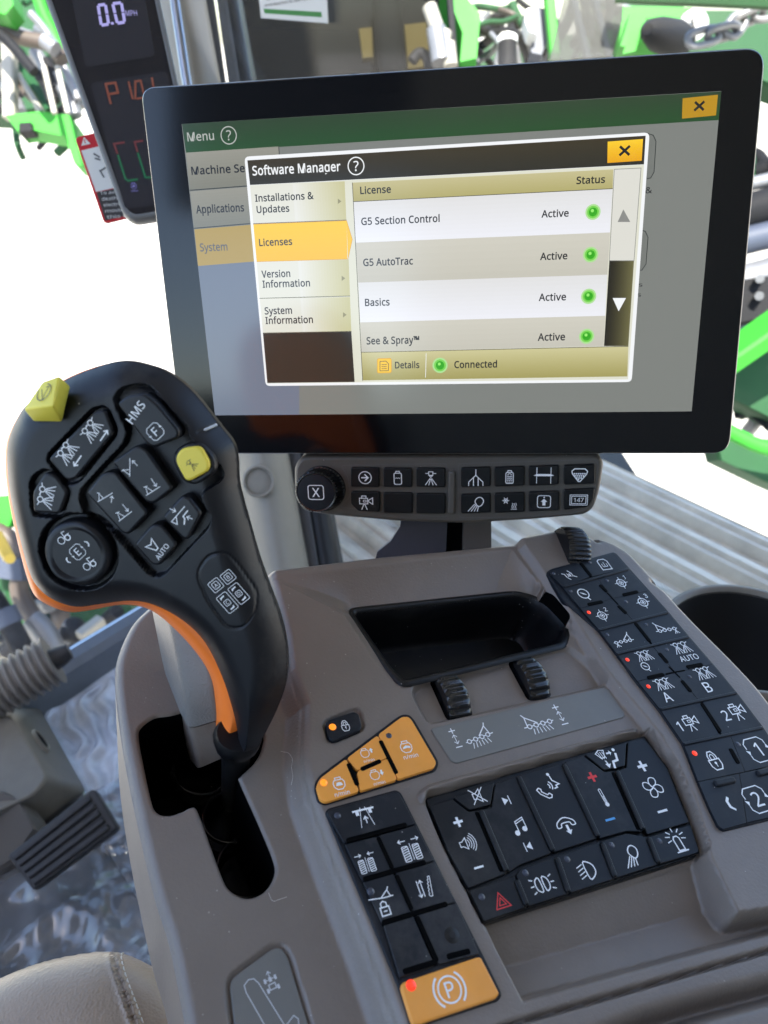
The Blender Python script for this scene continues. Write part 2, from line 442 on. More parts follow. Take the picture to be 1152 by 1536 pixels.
ICON['spray'] = spr(-.48, 0, .75) + spr(.48, .0, .75)
ICON['spray_auto'] = spr(-.4, .55, .6) + spr(.4, .55, .6) + [('T', 'AUTO', 0, -.55, .52)]
ICON['spray_a'] = spr(-.2, .6, .55) + spr(.5, .6, .55) + [('T', 'A', -.3, -.6, .85)]
ICON['spray_b'] = spr(-.1, .6, .55) + spr(.6, .6, .55) + [('T', 'B', -.35, -.6, .85)]
_gau = [('C', 0, .1, .75, .18), ('P', [(-.45, .4), (.1, .15), (.45, -.2), (-.1, 0)]), ('L', [(.25, -.65), (.45, -1)], .18)]
ICON['gauge'] = _gau
ICON['spray_gauge'] = spr(-.1, .55, .55) + spr(.6, .55, .55) + sh(_gau, -.35, -.55, .5)
_arw = lambda x0, y0, x1, y1, s=.3, w=.14: [('L', [(x0, y0), (x1, y1)], w)] + [('L', [(x1 + s * math.cos(a), y1 + s * math.sin(a)), (x1, y1), (x1 + s * math.cos(b), y1 + s * math.sin(b))], w) for a, b in [(math.atan2(y0 - y1, x0 - x1) + .7, math.atan2(y0 - y1, x0 - x1) - .7)]]
ICON['spray_right'] = spr(-.45, .3, .62) + spr(.35, .3, .62) + _arw(-.3, -.75, .7, -.75)
ICON['spray_left'] = spr(-.35, .3, .62) + spr(.45, .3, .62) + _arw(.5, -.75, -.5, -.75)
ICON['arrow_circle'] = [('C', 0, 0, .88, .16), ('L', [(-.5, 0), (.3, 0)], .24), ('L', [(-.02, .45), (.42, 0), (-.02, -.45)], .24)]
_tank = [('O', rr(-.55, -1, .55, .72, .25), .17), ('L', [(-.3, .75), (-.25, 1), (.25, 1), (.3, .75)], .17)]
ICON['tank'] = _tank + [('L', [(-.4, -.1), (-.2, .02), (-.05, -.1), (.1, .02), (.25, -.1), (.4, .02)], .1)]
ICON['agitate'] = _tank + [('A', 0, .25, .28, 10, 170, .14)] + [('L', [(-.36, y), (-.18, y + .14), (0, y), (.18, y + .14), (.36, y)], .13) for y in (.0, -.28, -.56)] + [('D', x, -.78, .08) for x in (-.25, 0, .25)]
_cam = [('O', [(-.75, -.2), (.3, -.2), (.3, .55), (-.75, .55)]), ('L', [(-.45, .6), (-.45, .85), (.1, .85), (.1, .6)]), ('O', [(-.25, .05), (.1, .05), (.1, .3), (-.25, .3)], .1), ('O', [(.35, .15), (.95, -.25), (.95, .6), (.35, .25)]), ('L', [(-.2, -.25), (-.5, -.95)]), ('L', [(-.1, -.25), (.2, -.95)])]
ICON['camera'] = _cam
for d in '12': ICON['camera' + d] = [('T', d, -.78, -.05, .75)] + sh(_cam, .3, .05, .68)
ICON['manifold'] = [('L', [(0, 1), (0, .3)]), ('L', [(-.85, -1), (-.85, -.55), (0, .3), (.85, -.55), (.85, -1)]), ('L', [(-.28, 0), (-.28, -1)]), ('L', [(.28, 0), (.28, -1)])]
ICON['boom_height'] = [('P', [(-1, .05), (-.65, .2), (.65, .2), (1, .05), (.65, -.02), (-.65, -.02)]), ('L', [(-.68, .85), (-.68, -.75)], .09), ('L', [(.68, .85), (.68, -.75)], .09)]
ICON['hopper'] = [('O', [(-.9, .45), (-.6, .75), (.6, .75), (.9, .45), (.8, .1), (.1, -.8), (-.1, -.8), (-.8, .1)], .16)] + [('D', x, y, .1) for y in (.15, -.1, -.35, -.55) for x in np.arange(-.6 + max(0, -y) * .9, .61 - max(0, -y) * .9, .24)]
ICON['work_light'] = [('O', smooth_path([(-.1, .3), (.2, .8), (.65, .85), (.95, .45), (.75, -.1), (.3, -.3)], 4, True), .16)] + [('L', [(-.15 + .16 * i, -.02 - .1 * i), (-.95 + .38 * i, -.95)], .14) for i in range(4)]
ICON['defrost'] = [('L', [(-.5 - .45 * math.cos(a), .35 - .45 * math.sin(a)), (-.5 + .45 * math.cos(a), .35 + .45 * math.sin(a))], .11) for a in (0, 1.047, 2.094)] + [('C', -.5, .35, .25, .1)] + [('L', [(x, 0), (x + .08, -.2), (x - .05, -.45), (x + .05, -.7)], .1) for x in (.35, .58, .81)] + [('L', [(.2, -.82), (.95, -.82)], .1)]
ICON['up_frame'] = [('O', rr(-.85, -.8, .85, .85, .35), .14), ('P', [(-.42, .0), (0, .45), (.42, .0), (.2, .0), (.2, -.5), (-.2, -.5), (-.2, 0)]), ('D', 0, .62, .1)]
ICON['counter'] = [('O', [(-1, -.62), (1, -.62), (1, .62), (-1, .62)], .1), ('O', [(-.82, -.45), (.82, -.45), (.82, .45), (-.82, .45)], .1), ('T', '147', 0, 0, .5)]
ICON['x_frame'] = [('O', rr(-.85, -.8, .85, .8, .3), .13), ('T', 'X', 0, 0, 1.0)]
ICON['hose'] = [('L', [(-.95, .35), (-.6, .2), (-.5, -.3), (-.15, -.75)], .15), ('L', [(.1, .7), (.45, .25), (.5, -.2), (.95, -.45)], .15), ('C', 0, -.02, .2, .1), ('L', [(-.3, .25), (.3, -.3)], .08), ('L', [(-.3, -.3), (.3, .25)], .08)]
ICON['card'] = [('O', [(-.7, -.85), (.7, -.85), (.7, .5), (.4, .85), (-.4, .85), (-.7, .6)], .15), ('L', [(0, .35), (0, -.35)], .1), ('L', [(-.35, .1), (-.35, -.35), (.35, -.35), (.35, .1)], .1)]
for d in '123':
    ICON['target' + d] = [('C', -.15, -.15, .55, .13), ('C', -.15, -.15, .26, .1), ('D', -.15, -.15, .12), ('T', d, .75, .62, .55)] + [('L', [(-.15 + .4 * x, -.15 + .4 * y), (-.15 + .85 * x, -.15 + .85 * y)], .11) for x, y in ((1, 0), (-1, 0), (0, 1), (0, -1))]
_bm = [('C', x, -.1, .14, .09) for x in (-.75, -.25, .25, .72)] + [('L', [(-.58, -.1), (-.42, -.1)], .09), ('L', [(-.08, -.1), (.08, -.1)], .09), ('L', [(.42, -.1), (.55, -.1)], .09), ('L', [(-1, -.1), (-.9, -.1)], .09), ('L', [(.1, .02), (.78, .55), (.9, .75)], .11), ('L', [(.78, .55), (.88, -.1), (1.1, -.1)], .1)]
ICON['boom_end_left'] = _bm + [('L', [(-.75, -.3), (-.75 + a, -.6)], .08) for a in (-.22, 0, .22)]
ICON['boom_end_right'] = sh(ICON['boom_end_left'], mx=-1)
ICON['boom_spray_left'] = _bm + [('L', [(-.55 + .22 * i, -.32), (-.7 + .27 * i, -.65)], .08) for i in range(6)]
ICON['boom_spray_right'] = sh(ICON['boom_spray_left'], mx=-1)
ICON['plus_minus'] = [('L', [(-.3, .8), (.3, .8)], .14), ('L', [(0, .55), (0, 1.05)], .14), ('L', [(-.3, -.85), (.3, -.85)], .14), ('L', [(0, .35), (0, -.5)], .09), ('L', [(-.22, .15), (0, .38), (.22, .15)], .1), ('L', [(-.22, -.3), (0, -.53), (.22, -.3)], .1)]
ICON['lock'] = [('O', [(-.6, .1), (.6, .1), (.6, -.5), (.35, -.9), (-.35, -.9), (-.6, -.5)], .16), ('L', [(-.45, .15), (-.45, .5), (-.2, .9), (.2, .9), (.45, .5), (.45, .15)], .16), ('L', [(-.2, .15), (-.2, .5), (0, .65), (.2, .5), (.2, .15)], .12), ('D', 0, -.25, .13), ('L', [(0, -.25), (0, -.6)], .12)]
def kf(t): return [('L', [(-.85, .2), (-.85, .55), (-.55, .85), (.55, .85), (.85, .55), (.85, .3)], .1), ('L', [(.85, -.2), (.85, -.55), (.55, -.85), (-.55, -.85), (-.85, -.55), (-.85, -.3)], .1), ('P', [(-1, .12), (-.7, -.02), (-.85, -.3)]), ('P', [(1, -.12), (.7, .02), (.85, .3)]), ('T', t, 0, 0, .95)]
for d in '12FEABCD': ICON['key' + d] = kf(d)
def kbox(t): return [('O', rr(-.9, -.85, .9, .85, .25), .12), ('O', rr(-.5, -.5, .5, .5, .2), .13), ('T', t, 0, 0, .55)]
for d in 'ABCD': ICON['box' + d] = kbox(d)
def kroll(t): return [('O', rr(-.9, -1.5, .9, 1.5, .25), .12), ('O', rr(-.45, -.42, .45, .42, .2), .12), ('T', t, 0, 0, .5), ('P', [(-.5, .75), (-.45, 1.15), (.3, 1.2), (.3, 1.0), (-.2, .95)]), ('P', [(.5, -.75), (.45, -1.15), (-.3, -1.2), (-.3, -1.0), (.2, -.95)])]
for d in 'CD': ICON['roll' + d] = kroll(d)
ICON['crescent'] = [('P', [(.25, 1), (-.3, .45), (-.3, -.45), (.35, -1), (.5, -.8), (.08, -.35), (.08, .3), (.45, .7)])]
ICON['minus'] = [('L', [(-.7, 0), (.7, 0)], .42)]
ICON['plus'] = [('P', [(-.8, -.2), (-.2, -.2), (-.2, -.8), (.2, -.8), (.2, -.2), (.8, -.2), (.8, .2), (.2, .2), (.2, .8), (-.2, .8), (-.2, .2), (-.8, .2)])]
_eng = [('O', [(-.5, .45), (-.7, .1), (-.65, -.4), (-.3, -.75), (.3, -.75), (.65, -.4), (.7, .1), (.5, .45)], .13), ('L', [(-.35, .5), (-.35, .75), (.35, .75), (.35, .5)], .13)]
ICON['rpm_low'] = sh(_eng, 0, .35, .85) + [('P', [(-.38, .1), (.38, .1), (.25, .4), (0, .48), (-.25, .4)]), ('T', 'n/min', 0, -.75, .42)]
ICON['rpm_high'] = sh(_eng, 0, .35, .85) + [('P', [(-.42, .15), (.1, .2), (.42, .1), (.4, .35), (0, .5), (-.3, .35)]), ('T', 'n/min', 0.1, -.75, .42)]
ICON['rpm_up'] = sh(_eng, -.2, .3, .75) + [('P', [(.4, .45), (.65, .8), (.9, .45), (.75, .45), (.75, .15), (.55, .15), (.55, .45)]), ('T', 'n/min', 0, -.75, .36)]
ICON['rpm_down'] = sh(_eng, -.2, .3, .75) + [('P', [(.4, .4), (.65, .05), (.9, .4), (.75, .4), (.75, .7), (.55, .7), (.55, .4)]), ('T', 'n/min', 0, -.75, .36)]
ICON['rows'] = [('P', [(-1, .55), (1, .55), (1, .72), (-1, .72)]), ('P', [(-.75, .55), (-.45, .55), (-.45, .2), (-.75, .2)]), ('P', [(.75, .55), (.45, .55), (.45, .2), (.75, .2)]), ('L', [(-.22, .85), (-.6, -.9)], .08), ('L', [(.22, .85), (.6, -.9)], .08)] + _arw(0, -.6, 0, 0, .3, .14)
_tyre = [('O', rr(-.28, -.85, .28, .45, .12), .1)] + [('L', [(-.22, y), (.22, y + .1)], .11) for y in (-.7, -.5, -.3, -.1, .1, .28)]
ICON['track_in'] = sh(_tyre, -.5, -.1, 1) + sh(_tyre, .5, -.1, 1) + [('L', [(0, -.9), (0, .5)], .08)] + _arw(-1, .8, -.35, .8, .25, .11) + _arw(1, .8, .35, .8, .25, .11)
ICON['track_out'] = sh(_tyre, -.5, -.1, 1) + sh(_tyre, .5, -.1, 1) + [('L', [(0, -.9), (0, .5)], .08)] + _arw(-.3, .8, -.95, .8, .25, .11) + _arw(.3, .8, .95, .8, .25, .11)
ICON['boom_lock'] = [('L', [(-1, .45), (.2, .3), (.95, .3)], .11), ('L', [(0, .35), (.6, .8), (.75, 1)], .11), ('L', [(.6, .8), (.75, .3)], .11), ('O', [(-.35, -.35), (.35, -.35), (.35, -.95), (-.35, -.95)], .13), ('L', [(-.22, -.35), (-.22, -.05), (0, .08), (.22, -.05), (.22, -.35)], .12), ('L', [(-.12, -.65), (.12, -.65)], .12)]
ICON['ladder'] = _arw(-.62, .8, -.62, -.8, .32, .14) + _arw(-.25, -.8, -.25, .8, .32, .14) + [('O', [(.3, -.95), (.55, -.95), (.9, .95), (.7, .95), (.68, .7), (.55, .65), (.6, .4), (.45, .3), (.5, .05), (.35, -.05), (.42, -.3), (.28, -.4), (.32, -.65), (.2, -.75)], .1)]
ICON['parking'] = [('C', 0, 0, .68, .13), ('T', 'P', .02, 0, .8), ('A', 0, 0, .95, 130, 230, .16), ('A', 0, 0, .95, -50, 50, .16)]
_spk = [('O', [(-.9, -.25), (-.6, -.25), (-.15, -.6), (-.15, .6), (-.6, .25), (-.9, .25)], .13)]
ICON['speaker'] = _spk + [('A', -.3, 0, r, -50, 50, .11) for r in (.45, .7, .95, 1.2)]
ICON['mute'] = [('O', [(-.5, -.3), (-.15, -.3), (.35, -.7), (.35, .7), (-.15, .3), (-.5, .3)], .13), ('L', [(-.75, .8), (.8, -.8)], .13), ('L', [(-.75, -.8), (.8, .8)], .13)]
ICON['next'] = [('P', [(-.6, .6), (.3, 0), (-.6, -.6)]), ('L', [(.5, .65), (.5, -.65)], .2)]
ICON['previous'] = sh(ICON['next'], mx=-1)
ICON['note'] = [('D', -.5, -.7, .3), ('D', .55, -.45, .3), ('L', [(-.26, -.65), (-.26, .55), (.8, .85), (.8, -.4)], .14), ('L', [(-.26, .3), (.8, .6)], .14)]
_ph = [('O', [(-.95, .25), (-.7, .4), (-.5, .25), (-.55, 0), (-.1, -.4), (.15, -.3), (.35, -.5), (.2, -.75), (-.1, -.75), (-.75, -.2)], .14)]
ICON['voice_call'] = sh(_ph, -.25, -.25, .75) + [('D', .45, .85, .12), ('L', [(.5, .7), (.55, .35), (.95, .0), (.65, -.05), (.7, -.2), (.45, -.25)], .13), ('A', -.05, 0, .2, -40, 50, .12), ('A', -.05, 0, .4, -40, 50, .12)]
ICON['hang_up'] = [('O', smooth_path([(-.95, 0), (-.8, .45), (0, .8), (.8, .45), (.95, 0), (.55, 0), (.4, .3), (-.4, .3), (-.55, 0)], 3, True), .14), ('P', [(-.12, .1), (.12, .1), (.12, -.4), (.32, -.4), (0, -.8), (-.32, -.4), (-.12, -.4)])]
ICON['thermometer'] = [('O', rr(-.13, -.55, .13, 1, .12), .11), ('D', 0, -.75, .24), ('L', [(0, -.6), (0, .2)], .12)]
ICON['air_seat'] = [('O', [(-.95, .55), (-.55, .8), (-.1, .7), (-.3, .1), (-.65, .1)], .11)] + [('L', [(x, .6), (x + .1, .0)], .09) for x in (-.7, -.5, -.3)] + [('P', [(.0, .45), (.3, .45), (.3, .6), (.5, .38), (.3, .15), (.3, .3), (0, .3)]), ('P', [(-.5, -.15), (-.35, -.2), (-.3, -.5), (-.1, -.5), (-.4, -.85), (-.6, -.45), (-.42, -.4)]), ('D', .8, .55, .14), ('L', [(.8, .2), (.65, -.35), (.2, -.4), (.05, -.9)], .26)]
ICON['fan'] = [('O', smooth_path([(.05 * c - .05 * s, .05 * s + .05 * c), (.55 * c - .15 * s, .55 * s + .15 * c), (.9 * c + .15 * s, .9 * s - .15 * c), (.75 * c + .6 * s, .75 * s - .6 * c), (.3 * c + .5 * s, .3 * s - .5 * c)], 4, True), .13) for c, s in ((1, 0), (0, 1), (-1, 0), (0, -1))]
ICON['hazard'] = [('O', [(-.85, -.65), (.85, -.65), (0, .85)], .14), ('O', [(-.4, -.38), (.4, -.38), (0, .35)], .13)]
_pl = [('O', smooth_path([(.15, -.5), (.15, .5), (.5, .42), (.62, 0), (.5, -.42)], 3, True), .13), ('L', [(.75, .45), (1, .55)], .12), ('L', [(.78, 0), (1.05, 0)], .12), ('L', [(.75, -.45), (1, -.55)], .12)]
ICON['side_lights'] = _pl + sh(_pl, mx=-1)
ICON['head_light'] = [('O', smooth_path([(0, -.75), (0, .75), (.5, .7), (.9, .3), (.9, -.3), (.5, -.7)], 3, True), .15)] + [('L', [(-.2, y), (-.85, y - .2)], .12) for y in (.65, .3, -.05, -.4)]
ICON['beacon'] = [('O', [(-.3, -.75), (.3, -.75), (.3, .2), (.15, .4), (-.15, .4), (-.3, .2)], .15), ('L', [(-.55, -.85), (.55, -.85)], .16)] + [('L', [(.55 * math.cos(a), .3 + .5 * math.sin(a)), (.95 * math.cos(a), .3 + .8 * math.sin(a))], .12) for a in (-.3, .3, .85, 1.57, 2.3, 2.85, 3.44)]
_bf = lambda *ln: [('L', l, .11) for l in ln]
ICON['boom_up'] = _bf([(-.25, -.95), (-.2, -.8), (.35, 1)], [(-.2, -.8), (-.75, -.15), (-.02, -.2)], [(-.95, -.2), (-.7, -.05)]) + _arw(.95, .05, .55, .7, .32, .11)
ICON['boom_down'] = _bf([(-.95, -.5), (.95, -.5)], [(-.75, -.5), (-.45, .35), (-.05, -.5)], [(-.65, .4), (-.25, .3)]) + _arw(.65, .75, .65, -.25, .32, .11)
ICON['fold'] = [('L', [(-.9, -.2), (.8, .7)], .11), ('L', [(-.3, .1), (-.5, -.6), (-.9, -.2)], .11), ('L', [(.1, -.8), (.35, -.35), (.3, -.1), (.9, .25)], .16)] + _arw(-.55, .95, -.15, .55, .3, .1) + _arw(1, -.6, .6, -.25, .3, .1)
ICON['steer_auto'] = [('O', [(-.15, -.2), (-.55, .85), (0, .55), (.55, .85), (.15, -.2)], .16), ('T', 'AUTO', .1, -.75, .5)]
ICON['tractor'] = [('C', -.45, 0, .45, .13), ('C', .5, -.1, .35, .2), ('L', [(-.1, .1), (.2, .15), (.15, .85), (.6, .8)], .14), ('L', [(.5, .25), (.95, .3)], .12)]
ICON['hms'] = [('T', 'HMS', 0, 0, .85)]
ICON['small_spray'] = sh(_noz, 0, 0, 1)
ICON['stop'] = [('C', 0, 0, .85, .13), ('O', [(-.45, .5), (.5, .5), (0, -.75)], .12)]
ICON['shift'] = [('L', [(-.1, -2.5), (-.85, .55), (-.85, .85), (-.6, 1), (-.35, .95), (-.2, .7), (.35, -1.3), (.85, -1.05), (1.0, -1.25), (.6, -2.5)], .07)]
ICON['tractor_plan'] = [('P', [(-.14, .1), (.14, .1), (.14, .5), (-.14, .5)]), ('O', [(-.3, -.55), (.3, -.55), (.3, -.1), (-.3, -.1)], .13), ('L', [(0, .7), (0, .5)], .1)] + [('P', rr(x - .11, y - .2, x + .11, y + .2, .03)) for x in (-.5, .5) for y in (-.55, .3)] + [('L', [(-.5, .3), (.5, .3)], .1), ('L', [(-.5, -.55), (.5, -.55)], .1)] + _arw(0, .6, 0, 1, .3, .1)
ICON['help'] = [('C', 0, 0, .88, .16), ('T', '?', 0, 0, 1.0)]
ICON['cross'] = [('L', [(-.7, -.6), (.7, .6)], .36), ('L', [(-.7, .6), (.7, -.6)], .36)]
# letter outlines used on keys, labels and the display: advance, contours (capital height = 200)
GLYPH = {
' ': (73, ''),
'&': (205, '85,203 99,202 111,198 121,192 128,183 132,173 134,160 132,149 129,139 122,130 114,122 104,115 94,108 148,55 160,75 167,100 192,100 181,67 176,57 170,48 164,40 204,0 171,0 147,24 128,10 106,1 78,-3 66,-2 54,0 44,4 36,8 28,15 23,22 18,31 16,41 15,52 16,65 20,77 26,87 35,95 58,111 46,125 37,141 34,159 35,172 40,183 47,192 58,198 66,201 75,203;73,96 56,84 45,70 42,62 41,53 43,39 51,28 59,23 68,20 79,19 90,20 100,22 110,25 131,39;84,183 74,181 65,177 60,169 58,160 59,150 63,141 78,122 88,128 96,134 102,140 107,149 109,160 108,169 103,176 95,181'),
"'": (63, '45,200 39,128 24,128 18,200'),
'.': (75, '20,15 21,24 25,30 31,33 37,34 44,33 50,30 54,24 55,15 54,6 50,1 44,-3 37,-4 31,-3 25,1 21,6'),
'/': (104, '101,200 27,0 3,0 77,200'),
'0': (160, '146,100 143,57 140,45 136,34 131,25 125,16 118,10 111,4 101,0 91,-2 80,-3 66,-1 53,3 43,10 34,19 26,31 21,45 17,61 15,80 14,100 14,121 17,139 20,156 26,170 33,182 41,191 52,198 65,202 80,203 94,202 106,198 117,191 126,182 134,170 139,156 143,139 146,121;38,100 39,83 40,68 42,55 46,43 50,34 56,27 66,20 80,18 93,20 104,27 110,34 114,43 117,54 120,68 121,83 122,100 121,118 120,133 117,146 114,157 110,166 104,173 93,180 80,182 66,180 56,173 50,166 46,157 42,146 40,133 39,118'),
'1': (160, '99,0 75,0 75,140 75,154 76,164 76,174 68,167 59,159 38,141 25,158 79,200 99,200'),
'2': (160, '146,0 13,0 13,20 66,73 91,100 107,123 111,135 112,148 110,163 103,173 91,180 77,182 63,181 51,177 29,163 16,179 33,191 53,200 77,203 89,202 100,200 109,196 121,189 130,178 134,170 137,160 138,150 137,139 135,130 131,120 126,111 120,102 113,93 86,65 45,24 45,22 146,22'),
'3': (160, '138,153 137,141 133,130 127,121 119,114 108,109 97,105 97,104 111,101 123,96 132,89 139,80 143,69 144,57 143,46 141,35 136,26 130,18 121,10 111,5 99,1 84,-2 68,-3 38,0 13,8 13,31 40,21 68,18 84,19 97,23 107,28 113,36 117,46 118,57 117,69 112,78 104,84 93,89 84,91 74,92 62,93 43,93 43,114 63,114 73,114 82,116 90,118 100,124 107,132 111,141 113,152 110,164 103,174 92,180 76,182 57,180 41,174 26,165 14,182 21,187 30,192 40,197 51,200 63,202 76,203 95,201 111,197 123,189 131,179 136,167'),
'4': (160, '155,45 125,45 125,0 102,0 102,45 6,45 6,66 100,201 125,201 125,68 155,68;102,131 102,144 102,155 103,165 103,175 102,175 96,163 90,153 30,68 102,68'),
'5': (160, '77,123 90,122 102,120 113,116 122,110 130,104 136,96 141,86 143,76 144,64 143,51 140,39 135,28 128,19 120,11 110,5 98,1 84,-2 69,-3 40,0 18,8 18,31 42,22 70,18 84,19 96,23 105,29 113,37 118,48 119,61 118,73 114,83 107,91 97,97 85,101 69,102 51,101 35,98 22,106 30,200 130,200 130,178 51,178 46,120 59,122'),
'6': (160, '15,85 18,120 26,151 30,161 36,170 42,178 50,185 59,191 68,196 80,200 93,202 107,203 120,202 132,200 132,179 120,182 108,183 95,182 85,180 75,176 64,169 55,159 49,146 44,133 40,102 42,102 52,114 68,122 89,125 100,124 110,122 119,118 128,113 134,106 140,97 144,88 146,77 147,64 146,51 144,39 139,29 133,19 126,12 117,5 107,1 96,-2 83,-3 70,-1 57,3 45,9 35,19 29,27 25,36 21,46 18,58 16,71;83,18 94,19 104,23 112,29 118,38 121,50 123,64 122,76 118,86 113,95 106,101 96,105 84,106 72,105 61,100 52,94 46,87 42,78 40,69 43,51 51,34 65,22 73,19'),
'7': (160, '38,0 120,178 12,178 12,200 146,200 146,181 65,0'),
'8': (160, '80,203 91,202 101,200 111,197 123,191 132,181 138,169 140,155 138,144 135,134 121,118 102,106 124,93 133,85 140,75 145,65 146,52 145,41 143,31 138,23 132,15 124,9 115,4 105,0 93,-2 81,-3 67,-2 55,0 44,4 35,9 27,15 21,22 17,31 15,40 14,51 15,64 19,75 26,84 35,92 55,104 37,117 25,134 21,144 20,155 22,169 28,181 37,190 49,197 59,200 69,202;38,51 40,37 48,26 56,21 67,18 80,17 93,18 103,21 111,26 119,38 122,52 121,61 117,69 102,82 80,93 76,94 55,83 42,69 39,60;80,183 66,181 54,175 47,166 44,154 45,145 49,137 62,125 81,115 98,125 111,137 114,145 115,154 113,166 106,175 94,181'),
'9': (160, '146,115 143,81 135,49 131,39 125,30 119,22 111,15 102,9 92,4 81,0 68,-2 54,-3 41,-2 29,0 29,21 40,18 53,17 66,18 76,20 86,24 97,31 106,41 110,49 114,58 117,67 121,98 119,98 108,86 93,78 71,75 60,76 50,78 41,82 33,87 27,94 21,103 17,112 15,123 14,135 15,149 18,161 22,171 28,181 35,188 44,195 54,199 66,202 78,203 92,201 104,197 116,191 126,181 132,173 137,164 140,154 143,142 145,129;78,182 67,181 58,177 49,171 43,162 40,150 38,136 39,124 43,113 48,105 55,99 65,95 77,94 89,95 100,100 109,106 115,113 119,122 121,131 118,149 110,166 97,178 88,181'),
'?': (122, '39,64 41,82 49,97 63,111 80,127 88,139 91,153 89,165 82,174 71,179 57,181 32,178 12,169 3,189 28,199 38,201 48,202 59,203 75,201 89,197 100,190 108,180 113,168 114,154 113,142 110,132 99,116 81,100 67,87 61,75 59,61 59,56 39,56;33,15 34,24 38,30 43,33 50,34 57,33 62,30 66,24 67,15 66,6 62,1 57,-3 50,-4 43,-3 38,1 34,6'),
'A': (179, '153,0 129,62 49,62 25,0 0,0 78,201 101,201 179,0;99,145 96,153 92,165 89,175 86,163 83,153 80,145 58,84 121,84'),
'B': (182, '84,200 107,199 126,195 141,189 152,180 158,167 160,150 159,139 156,130 150,121 143,114 134,109 122,106 122,105 145,97 154,91 161,82 165,71 167,57 166,45 163,35 159,26 152,18 144,12 135,7 124,3 111,1 97,0 27,0 27,200;89,115 105,116 116,119 125,123 132,133 134,148 131,162 123,171 113,175 101,178 85,178 52,178 52,115;52,94 52,21 93,21 109,22 121,26 130,32 135,39 139,48 140,59 139,69 135,77 129,84 120,89 112,92 102,93 91,94'),
'C': (177, '113,181 103,180 93,178 84,175 72,168 62,159 57,152 52,143 48,134 46,123 44,112 44,100 45,84 47,70 51,57 57,46 65,37 74,29 85,24 98,20 113,19 138,22 161,27 161,5 137,-1 109,-3 90,-1 73,3 58,10 45,19 35,31 27,46 22,62 18,80 17,100 18,115 20,129 23,142 28,154 34,165 42,174 51,183 61,190 72,195 85,200 98,202 113,203 143,200 168,191 158,170 138,177'),
'D': (204, '187,102 186,81 182,62 175,46 165,32 154,20 139,11 123,5 104,1 83,0 27,0 27,200 89,200 108,199 126,195 141,189 155,180 166,169 175,156 182,140 186,122;161,101 160,118 157,132 152,145 145,155 137,164 126,170 114,175 100,178 85,178 52,178 52,22 80,22 104,24 125,30 140,42 152,57 159,77'),
'E': (156, '139,0 27,0 27,200 139,200 139,178 52,178 52,115 134,115 134,94 52,94 52,22 139,22'),
'F': (145, '52,0 27,0 27,200 139,200 139,178 52,178 52,107 134,107 134,85 52,85'),
'G': (204, '114,106 183,106 183,8 150,0 113,-3 93,-1 76,3 61,10 47,19 37,31 28,45 22,62 18,80 17,100 18,120 23,138 29,154 39,169 51,180 65,190 81,197 100,201 121,203 153,200 180,191 171,169 147,177 119,181 104,180 91,176 78,171 68,163 59,154 52,143 47,130 44,116 43,100 44,85 47,71 51,58 57,47 65,37 75,29 88,24 102,20 119,19 141,20 158,24 158,83 114,83'),
'H': (208, '180,0 155,0 155,93 52,93 52,0 27,0 27,200 52,200 52,115 155,115 155,200 180,200'),
'I': (95, '83,0 11,0 11,15 35,20 35,180 11,185 11,200 83,200 83,185 60,180 60,20 83,15'),
'J': (76, '-1,-53 -13,-52 -22,-50 -22,-28 -12,-30 -2,-31 12,-28 17,-24 22,-18 25,-10 26,1 26,200 51,200 51,3 50,-9 48,-20 45,-29 37,-40 26,-47 18,-51 9,-53'),
'L': (147, '27,0 27,200 52,200 52,22 140,22 140,0'),
'M': (254, '115,0 50,175 48,175 49,161 50,142 50,121 50,0 27,0 27,200 64,200 126,36 127,36 190,200 227,200 227,0 202,0 202,123 202,142 203,161 204,175 203,175 136,0'),
'N': (213, '186,0 156,0 49,166 48,166 49,151 50,132 50,112 50,0 27,0 27,200 56,200 163,34 164,34 163,48 163,68 162,87 162,200 186,200'),
'O': (219, '202,100 201,85 199,71 196,58 191,46 185,35 178,25 170,17 160,10 149,4 137,0 124,-2 110,-3 95,-2 81,0 69,5 58,10 48,17 40,26 33,35 27,46 23,58 20,71 18,86 17,101 18,120 22,138 27,154 35,169 45,180 58,190 73,197 90,202 110,203 129,202 146,197 160,190 173,181 183,169 191,154 197,138 201,120;44,100 44,84 47,70 51,57 56,46 63,36 72,29 83,23 95,20 110,19 124,20 136,23 147,29 155,36 163,46 168,57 172,70 174,84 175,100 173,124 168,143 159,160 147,171 130,179 110,181 96,180 83,177 72,171 63,164 56,155 51,144 47,131 44,116'),
'P': (169, '80,200 104,198 123,193 137,185 147,173 153,158 155,141 151,118 146,107 138,97 131,92 123,87 113,83 102,80 90,78 75,78 52,78 52,0 27,0 27,200;78,178 52,178 52,99 73,99 85,100 95,101 104,104 115,109 123,117 128,127 129,140 128,152 124,161 117,169 107,174 94,177'),
'S': (154, '141,54 140,42 137,32 132,23 125,15 117,9 107,4 96,0 83,-2 69,-3 48,-2 29,2 14,7 14,31 39,23 70,19 84,20 95,23 104,28 110,34 114,42 115,51 114,60 111,68 105,74 97,80 68,92 46,103 30,115 20,131 17,152 18,162 20,171 25,179 31,186 39,192 47,197 58,200 69,202 81,203 111,200 136,192 128,170 105,178 80,181 69,180 59,177 52,173 46,167 43,160 42,152 43,142 46,135 52,128 60,123 86,111 116,97 127,89 134,80 139,68'),
'T': (156, '90,0 65,0 65,178 3,178 3,200 153,200 153,178 90,178'),
'U': (205, '179,71 178,57 176,45 171,33 164,23 156,14 145,7 133,1 118,-2 101,-3 79,-1 60,6 45,18 34,32 27,50 25,71 25,200 50,200 50,70 52,55 56,43 63,32 74,25 87,21 103,19 114,20 124,22 132,26 142,33 149,44 153,56 154,71 154,200 179,200'),
